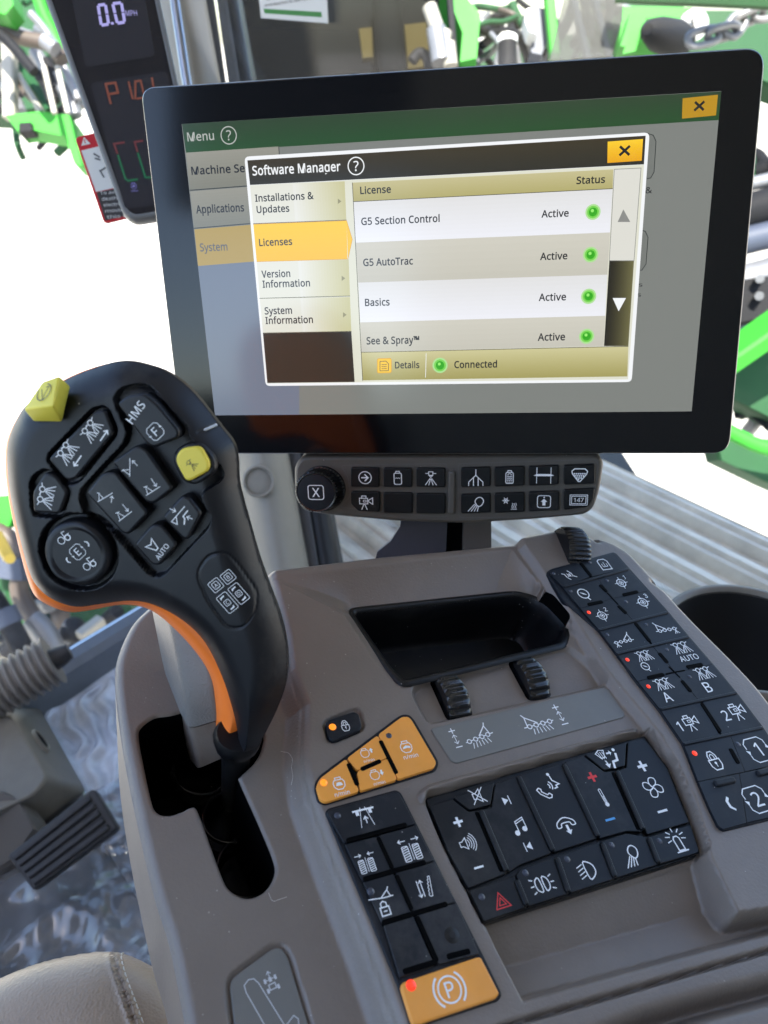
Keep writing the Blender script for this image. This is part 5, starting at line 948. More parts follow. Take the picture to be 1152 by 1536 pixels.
mb.rings([FJ.ws(cir(.0128), .005), FJ.ws(cir(.0128), .0095), FJ.ws(cir(.0122), .0110), FJ.ws(cir(.0112), hh), FJ.ws(cir(.0100), hh * .5 + .0118 * .5), FJ.ws(cir(.0090), .0117)], 'handle_black'); mb.add(FJ.ws(cir(.0090), .0117), [list(range(48))], 'handle_black')
for nm, x, y, s_, a in (('keyE', 298, 788, 58, 30), ('tractor', 246, 738, 56, 20), ('tractor', 344, 838, 56, 20), ('crescent', 260, 822, 26, 22), ('crescent', 336, 755, 26, 205)): icon(mb, FJ, nm, x / 2.56, 520 + y / 2.56, s_ / 2.56, .0119, a)
mb.build('scroll_wheel', lever, 'round wheel key printed with a framed E and two tractors')
mb = MB()
for nm, x, y, s_ in (('boxA', 829, 916, 50), ('boxB', 876, 884, 50), ('rollC', 873, 983, 50), ('rollD', 917, 948, 50)): icon(mb, FJ, nm, x / 2.56, 520 + y / 2.56, s_ / 2.56, TOP + .0006, 27)
mb.build('key_legend', lever, 'small printed map of keys A, B, C and D')
# yellow emergency stop block on the upper corner
q = lambda x, y, h: FJ.w(*FJ.uv(x / 2.56, 520 + y / 2.56, h), h)
A, B, C, D, E, F_, G = q(88, 240, .014), q(163, 133, .013), q(228, 109, .0135), q(206, 226, .022), q(273, 152, .010), q(240, 291, .0130), q(128, 290, .0115); H = q(180, 200, -.002)
bm_ = bpy.data.meshes.new('tmp'); me = bm_; me.from_pydata([tuple(k) for k in (A, B, C, D, E, F_, G, H)], [], [(3, 2, 1, 0), (3, 5, 4, 2), (0, 6, 5, 3), (7, 1, 2, 4), (7, 4, 5, 6), (7, 6, 0, 1)])
import bmesh
bb = bmesh.new(); bb.from_mesh(me); bmesh.ops.recalc_face_normals(bb, faces=bb.faces); bmesh.ops.bevel(bb, geom=list(bb.edges), offset=.0009, segments=3, affect='EDGES', profile=.5); bb.verts.index_update()
mb = MB(); mb.add([tuple(v.co) for v in bb.verts], [[v.index for v in f.verts] for f in bb.faces], 'stop_yellow', True); bb.free(); bpy.data.meshes.remove(me)
Ri = R.T; inv = lambda w_: Ri @ (np.asarray(w_) - CAM)
nn_ = np.cross(inv(C) - inv(A), inv(D) - inv(A)); nn_ = nn_ if nn_[2] > 0 else -nn_; cen = (inv(A) + inv(B) + inv(C) + inv(D)) / 4
FT = Frame(cen, nn_, inv(D) - inv(A)); pc = FT.proj(0, 0); icon(mb, FT, 'stop', pc[0] - 1, pc[1] - 1, 24, .0003, 10, 'print_dark', None, .7)
mb.build('stop_button', lever, 'raised yellow block key with a circled triangle')
# ------------------------------------------------------------------ the cab round the console
mat('cab_liner', (.32, .31, .29), .7, .2)
mat('floor_rubber', (.045, .047, .052), .6, .4, ('noise', 60, .3, .002), vary=.25, vscale=8)
mat('floor_mat', (.46, .51, .60), .18, 1.0, vary=.2, vscale=20)  # blue cast of the sky's reflection is put into the colour
mat('sill_paint', (.12, .145, .185), .38, .5, vary=.1)
mat('housing_grey', (.13, .122, .105), .45, .4, ('noise', 300, .15, .0006), vary=.1)
mat('bellows_rubber', (.15, .14, .13), .5, .4, vary=.1)
mat('pedal_rubber', (.018, .019, .023), .55, .4, ('noise', 200, .2, .001), vary=.2)
mat('tread_plate', (.70, .61, .50), .38, .5, ('noise', 60, .25, .002), vary=.22, vscale=18, rvary=.12)
mat('cup_black', (.03, .03, .031), .45, .4)
mat('cup_rim', (.22, .20, .17), .42, .5)
mat('pod_black', (.010, .010, .014), .25, .4)
mat('pod_frame', (.14, .14, .14), .45, .4)
screen('lcd_blue', (30, 33, 45), .6); screen('seg_violet', (172, 168, 232)); screen('seg_orange', (112, 62, 50)); screen('seg_red', (92, 44, 50)); screen('seg_green', (20, 92, 62)); screen('seg_violet_dim', (110, 110, 180))
mat('decal_red', (.55, .02, .03), .4, .4); mat('decal_white', (.7, .68, .64), .5, .3); mat('decal_black', (.05, .045, .045), .5, .3); mat('decal_green', (.05, .22, .05), .4, .3); mat('decal_ink', (.12, .12, .12), .5, .3)
mat('metal_rod', (.35, .37, .42), .3, .5, metal=.9)
mat('seal_black', (.012, .012, .014), .5, .4)
mat('frame_grey', (.075, .075, .08), .45, .4)
# plastic film and dusty glass are see-through
def clear(name, tint, dust_col, dust_amt, gl=.04, rough=.05, bumpy=0., base=0., specks=1):
    m = bpy.data.materials.new(name); m.use_nodes = True; MATS[name] = m; nt = m.node_tree; N = nt.nodes; Lk = nt.links; N.remove(N['Principled BSDF'])
    out = N['Material Output']; tr = N.new('ShaderNodeBsdfTransparent'); tr.inputs[0].default_value = (*tint, 1); g = N.new('ShaderNodeBsdfGlossy'); g.inputs['Roughness'].default_value = rough
    fr = N.new('ShaderNodeFresnel'); fr.inputs[0].default_value = 1.3 + gl; mx = N.new('ShaderNodeMixShader'); Lk.new(fr.outputs[0], mx.inputs[0]); Lk.new(tr.outputs[0], mx.inputs[1]); Lk.new(g.outputs[0], mx.inputs[2])
    df = N.new('ShaderNodeBsdfDiffuse'); df.inputs[0].default_value = (*dust_col, 1); tc = N.new('ShaderNodeTexCoord'); no = N.new('ShaderNodeTexNoise'); no.inputs['Scale'].default_value = 9; no.inputs['Detail'].default_value = 8
    Lk.new(tc.outputs['Object'], no.inputs['Vector']); mr = N.new('ShaderNodeMapRange'); Lk.new(no.outputs['Fac'], mr.inputs[0]); mr.inputs[1].default_value = .4; mr.inputs[2].default_value = .75; mr.inputs[3].default_value = base; mr.inputs[4].default_value = dust_amt
    vo = N.new('ShaderNodeTexVoronoi'); vo.inputs['Scale'].default_value = 170; Lk.new(tc.outputs['Object'], vo.inputs['Vector']); lt = N.new('ShaderNodeMath'); lt.operation = 'LESS_THAN'; Lk.new(vo.outputs['Distance'], lt.inputs[0]); lt.inputs[1].default_value = .16
    ml = N.new('ShaderNodeMath'); ml.operation = 'MULTIPLY'; Lk.new(lt.outputs[0], ml.inputs[0]); ml.inputs[1].default_value = dust_amt * 2.2 * specks; ad = N.new('ShaderNodeMath'); ad.operation = 'ADD'; Lk.new(ml.outputs[0], ad.inputs[0]); Lk.new(mr.outputs[0], ad.inputs[1])
    m2 = N.new('ShaderNodeMixShader'); Lk.new(ad.outputs[0], m2.inputs[0]); Lk.new(mx.outputs[0], m2.inputs[1]); Lk.new(df.outputs[0], m2.inputs[2]); Lk.new(m2.outputs[0], out.inputs[0])
clear('window_glass', (.95, .96, .955), (.6, .58, .54), .022, .02)
clear('side_glass', (.93, .94, .935), (.5, .48, .44), .007, .015)
clear('plastic_film', (.80, .83, .88), (.50, .52, .56), .36, .7, .14, base=.17, specks=0)

def boxw(name, x0, x1, y0, y1, z0, z1, m, kind='structure'):
    mb = MB(); V = [(x, y, z) for z in (z0, z1) for y in (y0, y1) for x in (x0, x1)]
    mb.add(V, [(0, 2, 3, 1), (4, 5, 7, 6), (0, 1, 5, 4), (2, 6, 7, 3), (0, 4, 6, 2), (1, 3, 7, 5)], m); return mb.build(name, None, None, None, None, kind)
boxw('roof', -.52, .95, -1.05, 1.62, 1.98, 2.10, 'cab_liner')  # unseen roof, cut back on the left to let in more light
boxw('right_light_block', .97, 1.05, -1.05, .15, -.12, 1.97, 'cab_liner')  # unseen wall added to narrow the light from the right
boxw('rear_wall', -.35, .95, -1.10, -1.02, -.12, 1.97, 'cab_liner')  # unseen, kept short on the left for light and the monitor's reflection

boxw('upper_rear_light_block', -1.0, -.352, -1.10, -1.02, 1.36, 1.97, 'frame_grey')  # added out of view to darken the upper reflection in the monitor
boxw('low_rear_light_block', -1.0, -.352, -1.10, -1.02, -.12, .88, 'frame_grey')  # added out of view to bound the bright reflection from below
boxw('low_left_light_block', -1.06, -1.0, -1.10, .35, -.12, .78, 'frame_grey')  # added out of view, shapes the reflection at the monitor's left
FF = Frame(-UP * .95, UP, np.array([1., 0, 0])); FP = FF.pix
def WF(px, py, z): return FF.w(*FF.uv(px, py, z), z)             # point at height z above the cab floor

# front sill and windscreen, right corner post and side window
mb = MB(); a0, a1 = WF(-420, 1400, .0), WF(520, 790, .0)
sec = [(0, .0), (0, .065), (.010, .077), (.04, .08), (.05, .07), (.05, 0)]; t_ = nrm(a1 - a0); n_ = np.array([-t_[1], t_[0], 0]); n_ = n_ if n_[1] > 0 else -n_
mb.rings([np.array([p + n_ * i + np.array([0, 0, j]) for i, j in sec]) for p in (a0, a1)], 'sill_paint', False, True, True, True); mb.build('front_sill', None, 'blue grey sill beam running along the foot of the windscreen', 'sill')
fb = lambda x: np.array([x, (a0 + n_ * .049)[1] + (x - (a0 + n_ * .049)[0]) * t_[1] / t_[0], 0.])
mb = MB(); mb.slab([fb(-1.0), fb(.62), np.array([.62, -1.02, 0]), np.array([-1.0, -1.02, 0])], (0, 0, -.12), 'floor_rubber'); mb.build('floor', None, None, None, None, 'structure')
w0, w1 = a0 + n_ * .03, a0 * .32 + a1 * .68 + n_ * .03
def pane(name, p, q, z0, z1, label, m='window_glass'):
    mb = MB(); n = nrm(np.array([-(q - p)[1], (q - p)[0], 0])) * .005; c = [np.array([*k[:2], z]) for k, z in ((p, z0), (q, z0), (q, z1), (p, z1))]
    mb.slab(c, n, m); mb.build(name, None, label, 'window')
pane('windscreen', w0, w1, .082, 1.97, 'dusty clear windscreen pane left of the corner post')
pz = .93
post = thing('corner_post', W(400, 860, pz), 'beige upright post of the cab with a round screw cap and a metal rod', 'post')
mb = MB(); _d = R @ np.array([.02, .0, -.10])
def strip(mb, xs, ys, z, m, bow=0., n=6):
    """Upright with a bowed face between two rows of the picture, as a solid of real depth."""
    (x0, x1), (X0, X1) = xs; A = []; B = []
    for i in range(n + 1):
        t = i / n; d = z - bow * math.sin(math.pi * t); A.append(W(x0 + (x1 - x0) * t, ys[0], d)); B.append(W(X0 + (X1 - X0) * t, ys[1], d))
    dd = R @ np.array([0, 0, -.09]); ring = lambda q: np.array(list(q) + [q[-1] + dd, q[0] + dd]); mb.rings([ring(A), ring(B)], m, True, True, True, True)
strip(mb, ((236, 303), (366, 455)), (-330, 900), pz, 'pillar_plastic', .035, 10) if 0 else strip(mb, ((181, 247), (385, 470)), (-330, 900), pz, 'pillar_plastic', .03, 10); mb.build('trim', post)
mb = MB(); cpt = ray(388, 722) * (pz - .034); FCp = Frame(cpt, -ray(388, 722), np.array([1., 0, 0])); mb.rings([FCp.ws(np.array([(r * math.cos(t), r * math.sin(t)) for t in np.linspace(0, 2 * math.pi, 32, endpoint=False)]), h) for r, h in ((.019, -.02), (.019, .004), (.0175, .006), (.0155, .0055), (.015, .001))], 'pillar_plastic')
mb.disc(FCp, np.zeros(2), .015, .001, 'pillar_plastic', 32, .001); mb.build('screw_cap', post)
mb = MB(); mb.tube([W(259 - .30 * 330, -330, pz - .05), W(262, 0, pz - .05), W(278, 110, pz - .05), W(330, 400, pz - .04)], .0055, 'metal_rod'); mb.build('rod', post)
mb = MB(); strip(mb, ((247, 287), (470, 486)), (-330, 900), pz + .02, 'frame_grey'); mb.build('door_frame', post)
mb = MB(); strip(mb, ((277, 297), (476, 518)), (-330, 900), pz + .03, 'seal_black', .008); mb.build('window_seal', post)
s0, s1 = W(364, 300, pz + .065), W(1500, 300, .62)
pane('side_window', s0, s1, .02, 1.97, 'dusty clear side window pane right of the corner post', 'side_glass')
FSW = None
nS = nrm(np.cross(R.T @ (s1 - s0), R.T @ np.array([0, 0, 1.]))); nS = nS if nS[2] > 0 else -nS
FW = Frame(R.T @ (s0 - CAM) + nS * .007, nS, R.T @ (s1 - s0))
mb = MB(); sp = [(382, -70), (486, -78), (492, 35), (392, 27)]; p = FW.pix(sp); mb.prism(FW, p, -.001, .0008, .0002, 'decal_white'); mb.flat(FW, FW.pix([(395, 13), (482, 18), (483, 26), (397, 20)], .001), .001, 'decal_green')
for i, (t, y, w_) in enumerate((("refer to operator's manual or call your local", 1, 74), ('service department for more information', 10, 78))): text_px(mb, FW, t, 400 - (3 if i else 0), y, 4.2, w_, .0012, 'decal_ink', .01)
for k in (-20, -34, -48): text_px(mb, FW, 'before operating this machine', 398, k, 4.2, 74, .0012, 'decal_ink', .01)
mb.build('window_sticker', None, 'white and green notice sticker at the top of the side window', 'sticker')

# upright display behind the monitor
FD = Frame(ray(170, 150) * .60, (.22, -.10, 1), (1, .13, 0)); D = FD.pix
pod = thing('post_display', FD.w(*FD.uv(240, 330)), 'tall narrow dark display reading 0.0 MPH, partly hidden behind the monitor', 'display')
po = ccw(rounded(D([(22, -130), (205, -150), (236, -20), (262, 100), (304, 290), (290, 316), (200, 330), (183, 318)]), [.004, .004, .01, .01, .012, .01, .01, .012])); pi_ = inset(po, .0042)
mb = MB(); mb.rings([FD.ws(inset(po, .006), -.03), FD.ws(po, -.018), FD.ws(po, -.002), FD.ws(inset(po, .002), 0), FD.ws(pi_, -.001)], 'pod_frame'); mb.add(FD.ws(inset(po, .006), -.03), [list(range(len(po)))[::-1]], 'pod_frame'); mb.build('housing', pod)
mb = MB(); mb.flat(FD, pi_, -.0008, 'pod_black'); face = mb.build('face', pod)
mb = MB(); mb.flat(FD, rounded(D([(96, -60), (205, -75), (233, 84), (128, 101)]), .004), -.0004, 'lcd_blue')
Q = lambda l: D(l, 0)
def seg(x0, y0, x1, y1, x2, y2, x3, y3, m='seg_violet'):           # a seven segment nought
    p = Q([(x0, y0), (x1, y1), (x2, y2), (x3, y3)]); mid = lambda a, b: (a + b) / 2
    for a, b in ((p[0], p[1]), (p[1], mid(p[1], p[2])), (mid(p[1], p[2]), p[2]), (p[2], p[3]), (p[3], mid(p[3], p[0])), (mid(p[3], p[0]), p[0])): stroke(mb, FD, [a + (b - a) * .14, b - (b - a) * .14], .0022, 0, m)
seg(147, 8, 158, 6.5, 163, 36, 152, 38); seg(169, 5.5, 182, 4, 187, 33, 176, 35); stroke(mb, FD, Q([(167.5, 35), (169.5, 35)]), .0018, 0, 'seg_violet'); text_px(mb, FD, 'MPH', 189, 24, 8.5, 17, 0, 'seg_violet', .0)
mb.build('speed_readout', face)
mb = MB(); mb.flat(FD, rounded(D([(135, 124), (250, 106), (292, 300), (188, 314)]), .004), -.0004, 'lcd_blue')
stroke(mb, FD, Q([(166, 155), (158.5, 126), (173, 124), (177, 139), (162, 141.5)]), .0018, 0, 'seg_orange')
for l in ([(193, 123), (199, 148)], [(203, 148), (203, 122), (211, 121), (217, 146), (206, 148)], [(228, 117), (232, 142)]): stroke(mb, FD, Q(l), .0016, 0, 'seg_orange')
for l, m in (([(186, 213.5), (171, 216), (176, 230)], 'seg_red'), ([(177, 233), (188, 268), (192, 271), (206, 269)], 'seg_green'), ([(214, 211), (202, 213), (206, 227)], 'seg_red'), ([(207, 230), (218, 266), (230, 266)], 'seg_green')): stroke(mb, FD, Q(l), .0016, 0, m)
icon(mb, FD, 'rpm_low', 201, 281, 14, .0001, 0, 'seg_violet_dim'); mb.build('engine_readout', face)
# warning plate behind it
FWn = Frame(ray(150, 270) * .64, (.25, -.05, 1), (1, .16, 0)); p = FWn.pix
mb = MB(); mb.prism(FWn, rounded(p([(112, 206), (230, 178), (262, 310), (156, 335)]), .004), -.003, 0, .0006, 'decal_red')
mb.flat(FWn, p([(122, 226), (235, 200), (252, 265), (144, 288)]), .0004, 'decal_white'); mb.flat(FWn, p([(145, 289), (252, 266), (264, 306), (158, 331)]), .0004, 'decal_black')
mb.flat(FWn, p([(122, 219), (126, 206), (136, 216)]), .0004, 'decal_white'); stroke(mb, FWn, p([(126.5, 210), (128, 215)]), .0008, .0006, 'decal_red')
for l in ([(141, 231), (149, 236)], [(143, 238), (150, 240)], [(150, 256), (156, 266)], [(152, 256), (158, 252)]): stroke(mb, FWn, p(l), .0014, .0006, 'decal_ink')
for i, t in enumerate(('To avoid', 'death or', 'electrical', 'moving', 'this m')): text_px(mb, FWn, t, 150.5 + i * 2.6, 292 + i * 9, 5, 34, .0006, 'decal_white', .0)
mb.build('warning_plate', None, 'red and white warning plate sticking out behind the tall display', 'warning sign')

# floor: moulded mat under loose clear film, pedal, housing, bellows
mo = ccw(rounded(FP([(66, 1092), (84, 1064), (205, 992), (420, 880), (640, 1300), (300, 1500), (150, 1262), (128, 1192)]), .02))
def hm(U):
    x, y = U[:, 0], U[:, 1]; w_ = np.sin((x * .9 + .35 * y) * 215 + 1.9 * np.sin(y * 45 + 4 * x) + 1.2 * np.sin(x * 60 - y * 30) + .8 * np.sin(y * 95)); d = sdf(U, mo)
    return .012 + .006 * w_ * sstep((d - .008) / .02) + .006 * sstep((.012 - d) / .006)
mb = MB(); sheet(mb, FF, mo, [], hm, .004, .012, 'floor_mat'); mb.build('floor_mat', None, 'grey moulded floor mat with wavy ridges beside the pedal', 'mat')
fo = ccw(FP([(-140, 1290), (30, 1240), (140, 1205), (205, 1170), (330, 1110), (620, 1250), (600, 1700), (-260, 1800)]))
def hfilm(U):
    x, y = U[:, 0], U[:, 1]; h = .022 + 0 * x
    for k, (fx, fy, am, ph) in enumerate(((9, 22, .010, .3), (-14, 17, .008, 1.9), (31, 12, .006, 4.), (22, -40, .004, 2.))): h += am * np.abs(np.sin(fx * x + fy * y + ph + 1.5 * np.sin(5 * x + 3 * y * (1 + k * .2)))) ** 7
    return h + .0012 * np.sin(140 * x + 30 * np.sin(9 * y)) * np.sin(90 * y + 20 * np.sin(8 * x))
mb = MB(); sheet(mb, FF, fo, [], hfilm, .006, 0, 'plastic_film'); mb.build('plastic_sheet', None, 'crumpled clear protective film lying loose over the floor', 'plastic sheet')
mb = MB(); hp_ = .13
top = rounded(ccw(FF.pix([(-160, 1068), (0, 1066), (22, 1079), (72, 1166), (52, 1192), (-160, 1290)], hp_)), .012); low = rounded(ccw(FF.pix([(-160, 1060), (0, 1062), (62, 1068), (131, 1192), (80, 1234), (-160, 1340)], .02)), .012)
low2 = low + np.array([0, -.01]) * 0; mb.rings([FF.ws(low2, 0), FF.ws(low2, .03), FF.ws(low2 * .06 + top * .94, hp_ - .006), FF.ws(top * .985 + top.mean(0) * .015, hp_ - .001), FF.ws(top * .96 + top.mean(0) * .04, hp_)], 'housing_grey', True); mb.add(FF.ws(top * .96 + top.mean(0) * .04, hp_), [list(range(len(top)))], 'housing_grey')
A_, B_, C_ = WF(22, 1079, hp_), WF(72, 1166, hp_), WF(131, 1192, .03); D_ = WF(62, 1068, .03); fu = nrm(B_ - A_); fn = nrm(np.cross(B_ - A_, D_ - A_)); fn = fn if fn[2] > 0 else -fn; fv = np.cross(fn, fu)
hc = (A_ * .6 + B_ * .4) * .62 + (D_ * .6 + C_ * .4) * .38 + fn * .004; q = np.linspace(0, 2 * math.pi, 24, endpoint=False)
mb.rings([np.array([hc + fu * .022 * k * math.cos(t) + fv * .010 * k * math.sin(t) + fn * h for t in q]) for k, h in ((1.25, -.006), (1.2, .001), (1.0, .0012), (.92, -.004))], 'housing_grey'); mb.add(np.array([hc + fu * .021 * math.cos(t) + fv * .0093 * math.sin(t) - fn * .0005 for t in q]), [list(range(24))], 'groove_shade')  # slot opening is a black disc: its shade is put into the colour
mb.build('pedal_housing', None, 'beige moulded pedal housing with an oval slot beside the floor mat', 'pedal housing')
FPd = Frame(ray(92, 1260) * .96, UP * .75 + np.array([.15, -.05, .75]), np.array([1, .55, 0]))
pedal = thing('accelerator_pedal', FPd.w(0, -.02, -.03), 'black rubber foot pedal with long parallel ribs', 'pedal')
pp = ccw(FPd.pix([(10, 1284), (136, 1184), (143, 1185), (176, 1240), (172, 1246), (50, 1336)])); mb = MB(); mb.prism(FPd, rounded(pp, .004), -.018, 0, .003, 'pedal_rubber')
c4 = FPd.pix([(14, 1286), (139, 1187), (173, 1241), (50, 1332)])
for i in range(5):
    t = (i + .5) / 5; a, b = c4[0] + (c4[3] - c4[0]) * t, c4[1] + (c4[2] - c4[1]) * t; dr = nrm(b - a); nn_ = np.array([-dr[1], dr[0]]) * .0037; mb.prism(FPd, np.array([a + dr * .004 - nn_, b - dr * .006 - nn_, b - dr * .006 + nn_, a + dr * .004 + nn_]), -.002, .006, .0025, 'pedal_rubber')
mb.build('tread', pedal); mb = MB(); mb.slab([W(x, y, 1.0) for x, y in ((-60, 1180), (4, 1186), (24, 1196), (42, 1222), (52, 1244), (20, 1290), (-60, 1340))], R @ np.array([0, -.03, -.05]), 'pillar_dark', .06); mb.build('arm', pedal)
mb = MB(); ax0, ax1 = W(-60, 1068, 1.12), W(80, 990, 1.16); rg = []; fr_ = nrm(ax1 - ax0); s_ = nrm(np.cross(fr_, [0, 0, 1])); u_ = np.cross(s_, fr_)
for i in range(12 * 6 + 1):
    t = i / 72; k = .5 + .5 * math.cos(2 * math.pi * i / 6); r_ = .031 + .009 * k ** .7; c = ax0 + (ax1 - ax0) * t; rg.append(np.array([c + r_ * (math.cos(a) * s_ + math.sin(a) * u_) for a in np.linspace(0, 2 * math.pi, 28, endpoint=False)]))
bel = MB().rings(rg, 'bellows_rubber', True, True, True, True).build('steering_bellows', None, 'ribbed grey brown rubber bellows in front of the windscreen sill', 'bellows')
MB().tube([ax1 - fr_ * .005, ax1 + fr_ * .012, ax1 + fr_ * .026], [.018, .016, .012], 'pedal_rubber', 16).build('end_plug', bel)
# tread plate outside the side window, cup holder
FT2 = Frame(-UP * .62, UP, np.array([1., 0, 0]))
e0, e1 = FT2.uv(905, 700), FT2.uv(1152, 817); ed = nrm(e1 - e0); en = np.array([ed[1], -ed[0]]); en = en if en[1] < 0 else -en
s_l = min((s for s in np.linspace(-.6, 0, 60) if FT2.proj(*(e0 + ed * s))[0] > 700), default=0)
mb = MB(); prof = []
for i in range(10):
    y = i * .064; prof += [(y, .010), (y + .012, .012), (y + .016, .006), (y + .020, .006), (y + .024, .011), (y + .030, .010), (y + .036, -.006), (y + .044, -.008), (y + .050, 0), (y + .058, .001)]
mb.rings([FT2.ws(np.array([e0 + ed * s for s in (s_l, 1.1)]) + en * y, h + .0) for y, h in prof], 'tread_plate', False, False)
mb.rings([FT2.ws(np.array([e0 + ed * s for s in (s_l, 1.1)]) + en * y, h) for y, h in ((0, -.06), (0, .012))], 'tread_plate', False, False); mb.build('tread_plate', None, 'ribbed grey metal platform outside the right side window', 'platform')
cz = .95 - .335; cc_ = R.T @ (WF(1122, 952, cz) - CAM); FCu = Frame(cc_, UP, np.array([1., 0, 0])); t = np.linspace(0, 2 * math.pi, 48, endpoint=False); cr = lambda r: np.stack([r * np.cos(t), r * np.sin(t)], 1)
cup = thing('cup_holder', FCu.w(0, 0, -.1), 'round black cup holder with a grey rim right of the console', 'cup holder')
MB().rings([FCu.ws(cr(.052), -.09), FCu.ws(cr(.0535), -.004), FCu.ws(cr(.052), 0), FCu.ws(cr(.049), 0), FCu.ws(cr(.0475), -.004)], 'cup_rim').build('rim', cup)
_q = lambda x, y, z: FCu.w(x, y, z)
mb = MB(); mb.beam(_q(-.045, .0, -.03), _q(-.115, .015, -.045), .04, .02, 'cup_rim'); mb.build('bracket', cup)
m_ = MB().rings([FCu.ws(cr(.0476), -.003), FCu.ws(cr(.045), -.085), FCu.ws(cr(.02), -.088)], 'cup_black'); m_.add(FCu.ws(cr(.02), -.088), [list(range(48))], 'cup_black'); m_.build('liner', cup)
# seat bolster
FL = Frame(ray(110, 1480) * .40, (.05, .62, .78), (1, -.05, 0)); so = ccw(smooth_path(FL.pix([(-110, 1560), (-60, 1500), (0, 1470), (60, 1446), (120, 1432), (168, 1428), (205, 1438), (250, 1466), (292, 1520), (330, 1600), (350, 1760), (200, 1900), (-80, 1900), (-150, 1700)]), 5, True))
seam = smooth_path(FL.pix([(172, 1424), (180, 1445), (194, 1480), (210, 1520), (235, 1590), (262, 1700)]), 6); st = smooth_path(FL.pix([(183, 1424), (190, 1445), (204, 1480), (220, 1518), (246, 1590), (272, 1700)]), 10)
def hl(U):
    d = sdf(U, so); r = .045; q = np.clip(1 - d / r, 0, 1); h = .032 * np.sqrt(np.maximum(0, 1 - q ** 2)); s = dline(U, seam); h += .0016 * np.exp(-((s - .0012) / .0015) ** 2) - .0022 * np.exp(-(s / .0009) ** 2); s2 = dline(U, st); return h - .0006 * np.exp(-(s2 / .0012) ** 2)
seat = thing('seat_bolster', FL.w(0, -.1, -.05), 'beige grained leather bolster with a stitched seam at the bottom left corner', 'seat')
mb = MB(); sheet(mb, FL, so, [], hl, .0014, .06, 'leather'); mb.build('cover', seat)
mb = MB(); L_ = np.concatenate([[0], np.cumsum(np.linalg.norm(np.diff(st, axis=0), axis=1))])
for s in np.arange(.002, L_[-1] - .004, .0034):
    pt = [np.array([np.interp(s + k, L_, st[:, i]) for i in (0, 1)]) for k in (0, .0012, .0024)]; hh_ = hl(np.array(pt)); mb.tube([FL.w(*p_, h_ + o_) for p_, h_, o_ in zip(pt, hh_, (-.0002, .0005, -.0002))], .00042, 'thread', 6)
mb.build('stitching', seat)
# ------------------------------------------------------------------ outside: bright ground and the green sprayer frame
mat('pale_soil', (.50, .46, .40), .95, .1, vary=.12, vscale=.6)
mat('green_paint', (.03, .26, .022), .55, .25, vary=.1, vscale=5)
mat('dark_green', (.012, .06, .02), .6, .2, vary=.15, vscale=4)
mat('cream_pipe', (.30, .28, .24), .5, .4, vary=.08)
mat('hose_brown', (.08, .06, .048), .5, .4, vary=.15, vscale=8)
mat('hose_black', (.012, .012, .014), .65, .15)
mat('steel', (.20, .20, .21), .4, .5, metal=.4, vary=.15, vscale=10)
mat('blue_steel', (.05, .06, .09), .5, .4)
mat('brass', (.55, .38, .06), .4, .5)
mat('tank_shaded', (.003, .0034, .004), .9, .05, vary=.1, vscale=3)  # dark tone lowered further, shade over the enclosure put into the colour
mat('yellow_shaded', (.035, .027, .007), .8, .1)  # yellow darkened in the colour to sit in the same shade
mat('lamp_white', (.7, .7, .68), .3, .5)
clear('shield_film', (.75, .76, .74), (.10, .10, .095), .5, .05, .05, base=.45)
boxw('ground', -900, 900, -60, 1600, -2.2, -2.0, 'pale_soil')
def T(name, label, cat, fn, group=None):
    mb = MB(); fn(mb); return mb.build(name, None, label, cat, group)
def beam(pts, w, d, m): return lambda mb: [mb.beam(W(*a), W(*b), w, d, m) for a, b in zip(pts[:-1], pts[1:])]
def tube(pts, r, m, n=5): return lambda mb: mb.tube(smooth_path(np.array([W(*p) for p in pts]), n), r, m, 12)
def plate(pts, z, th, m, bev=.03): return lambda mb: mb.slab([W(x, y, z) for x, y in pts], R @ np.array([0, 0, -th]), m, bev)
# upper left
T('boom_plate', 'dark green boom panel behind the hoses at the upper left', 'boom', plate([(-60, -60), (120, -60), (130, 60), (100, 150), (60, 172), (-60, 165)], 3.4, .15, 'dark_green'))
T('boom_bracket', 'bright green hooked bracket just left of the warning plate', 'bracket', lambda mb: (plate([(7, 172), (60, 166), (104, 172), (112, 184), (124, 250), (112, 246), (98, 204), (44, 194), (26, 196), (28, 200)], 2.6, .09, 'green_paint')(mb), plate([(28, 184), (46, 183), (48, 196), (28, 198)], 2.58, .05, 'hose_black')(mb)))
T('hinged_bar', 'dark green diagonal arm above the hooked bracket', 'arm', beam([(30, 100, 2.8), (78, 172, 2.7)], .04, .05, 'dark_green'))
T('boom_post', 'cream upright tube at the far left edge', 'post', beam([(14, 60, 2.7), (16, 178, 2.7)], .045, .04, 'cream_pipe'))
T('boom_stay', 'thin cream diagonal stay beside the dark green arm', 'stay', beam([(28, 112, 2.72), (62, 168, 2.66)], .016, .016, 'cream_pipe'))
T('hydraulic_hose', 'thick brown hose crossing the upper left corner', 'hose', tube([(-30, 0, 2.5), (5, 40, 2.5), (30, 56, 2.5), (72, 66, 2.5), (95, 90, 2.5)], .024, 'hose_brown'))
T('hydraulic_hose', 'black hose running down to a steel coupling at the upper left', 'hose', lambda mb: (tube([(-30, 30, 2.45), (10, 60, 2.45), (38, 92, 2.45), (52, 108, 2.45)], .017, 'hose_black')(mb), tube([(66, 60, 2.45), (84, 74, 2.45)], .024, 'steel', 2)(mb)))
T('hydraulic_hose', 'grey hose slanting along the green rail beside the tall display', 'hose', tube([(46, 20, 2.6), (70, 48, 2.6), (92, 90, 2.6), (118, 150, 2.6)], .014, 'steel'))
T('boom_rail', 'bright green curved rail next to the tall display', 'rail', tube([(52, -20, 2.7), (66, 22, 2.7), (80, 50, 2.7), (100, 96, 2.7)], .022, 'green_paint'))
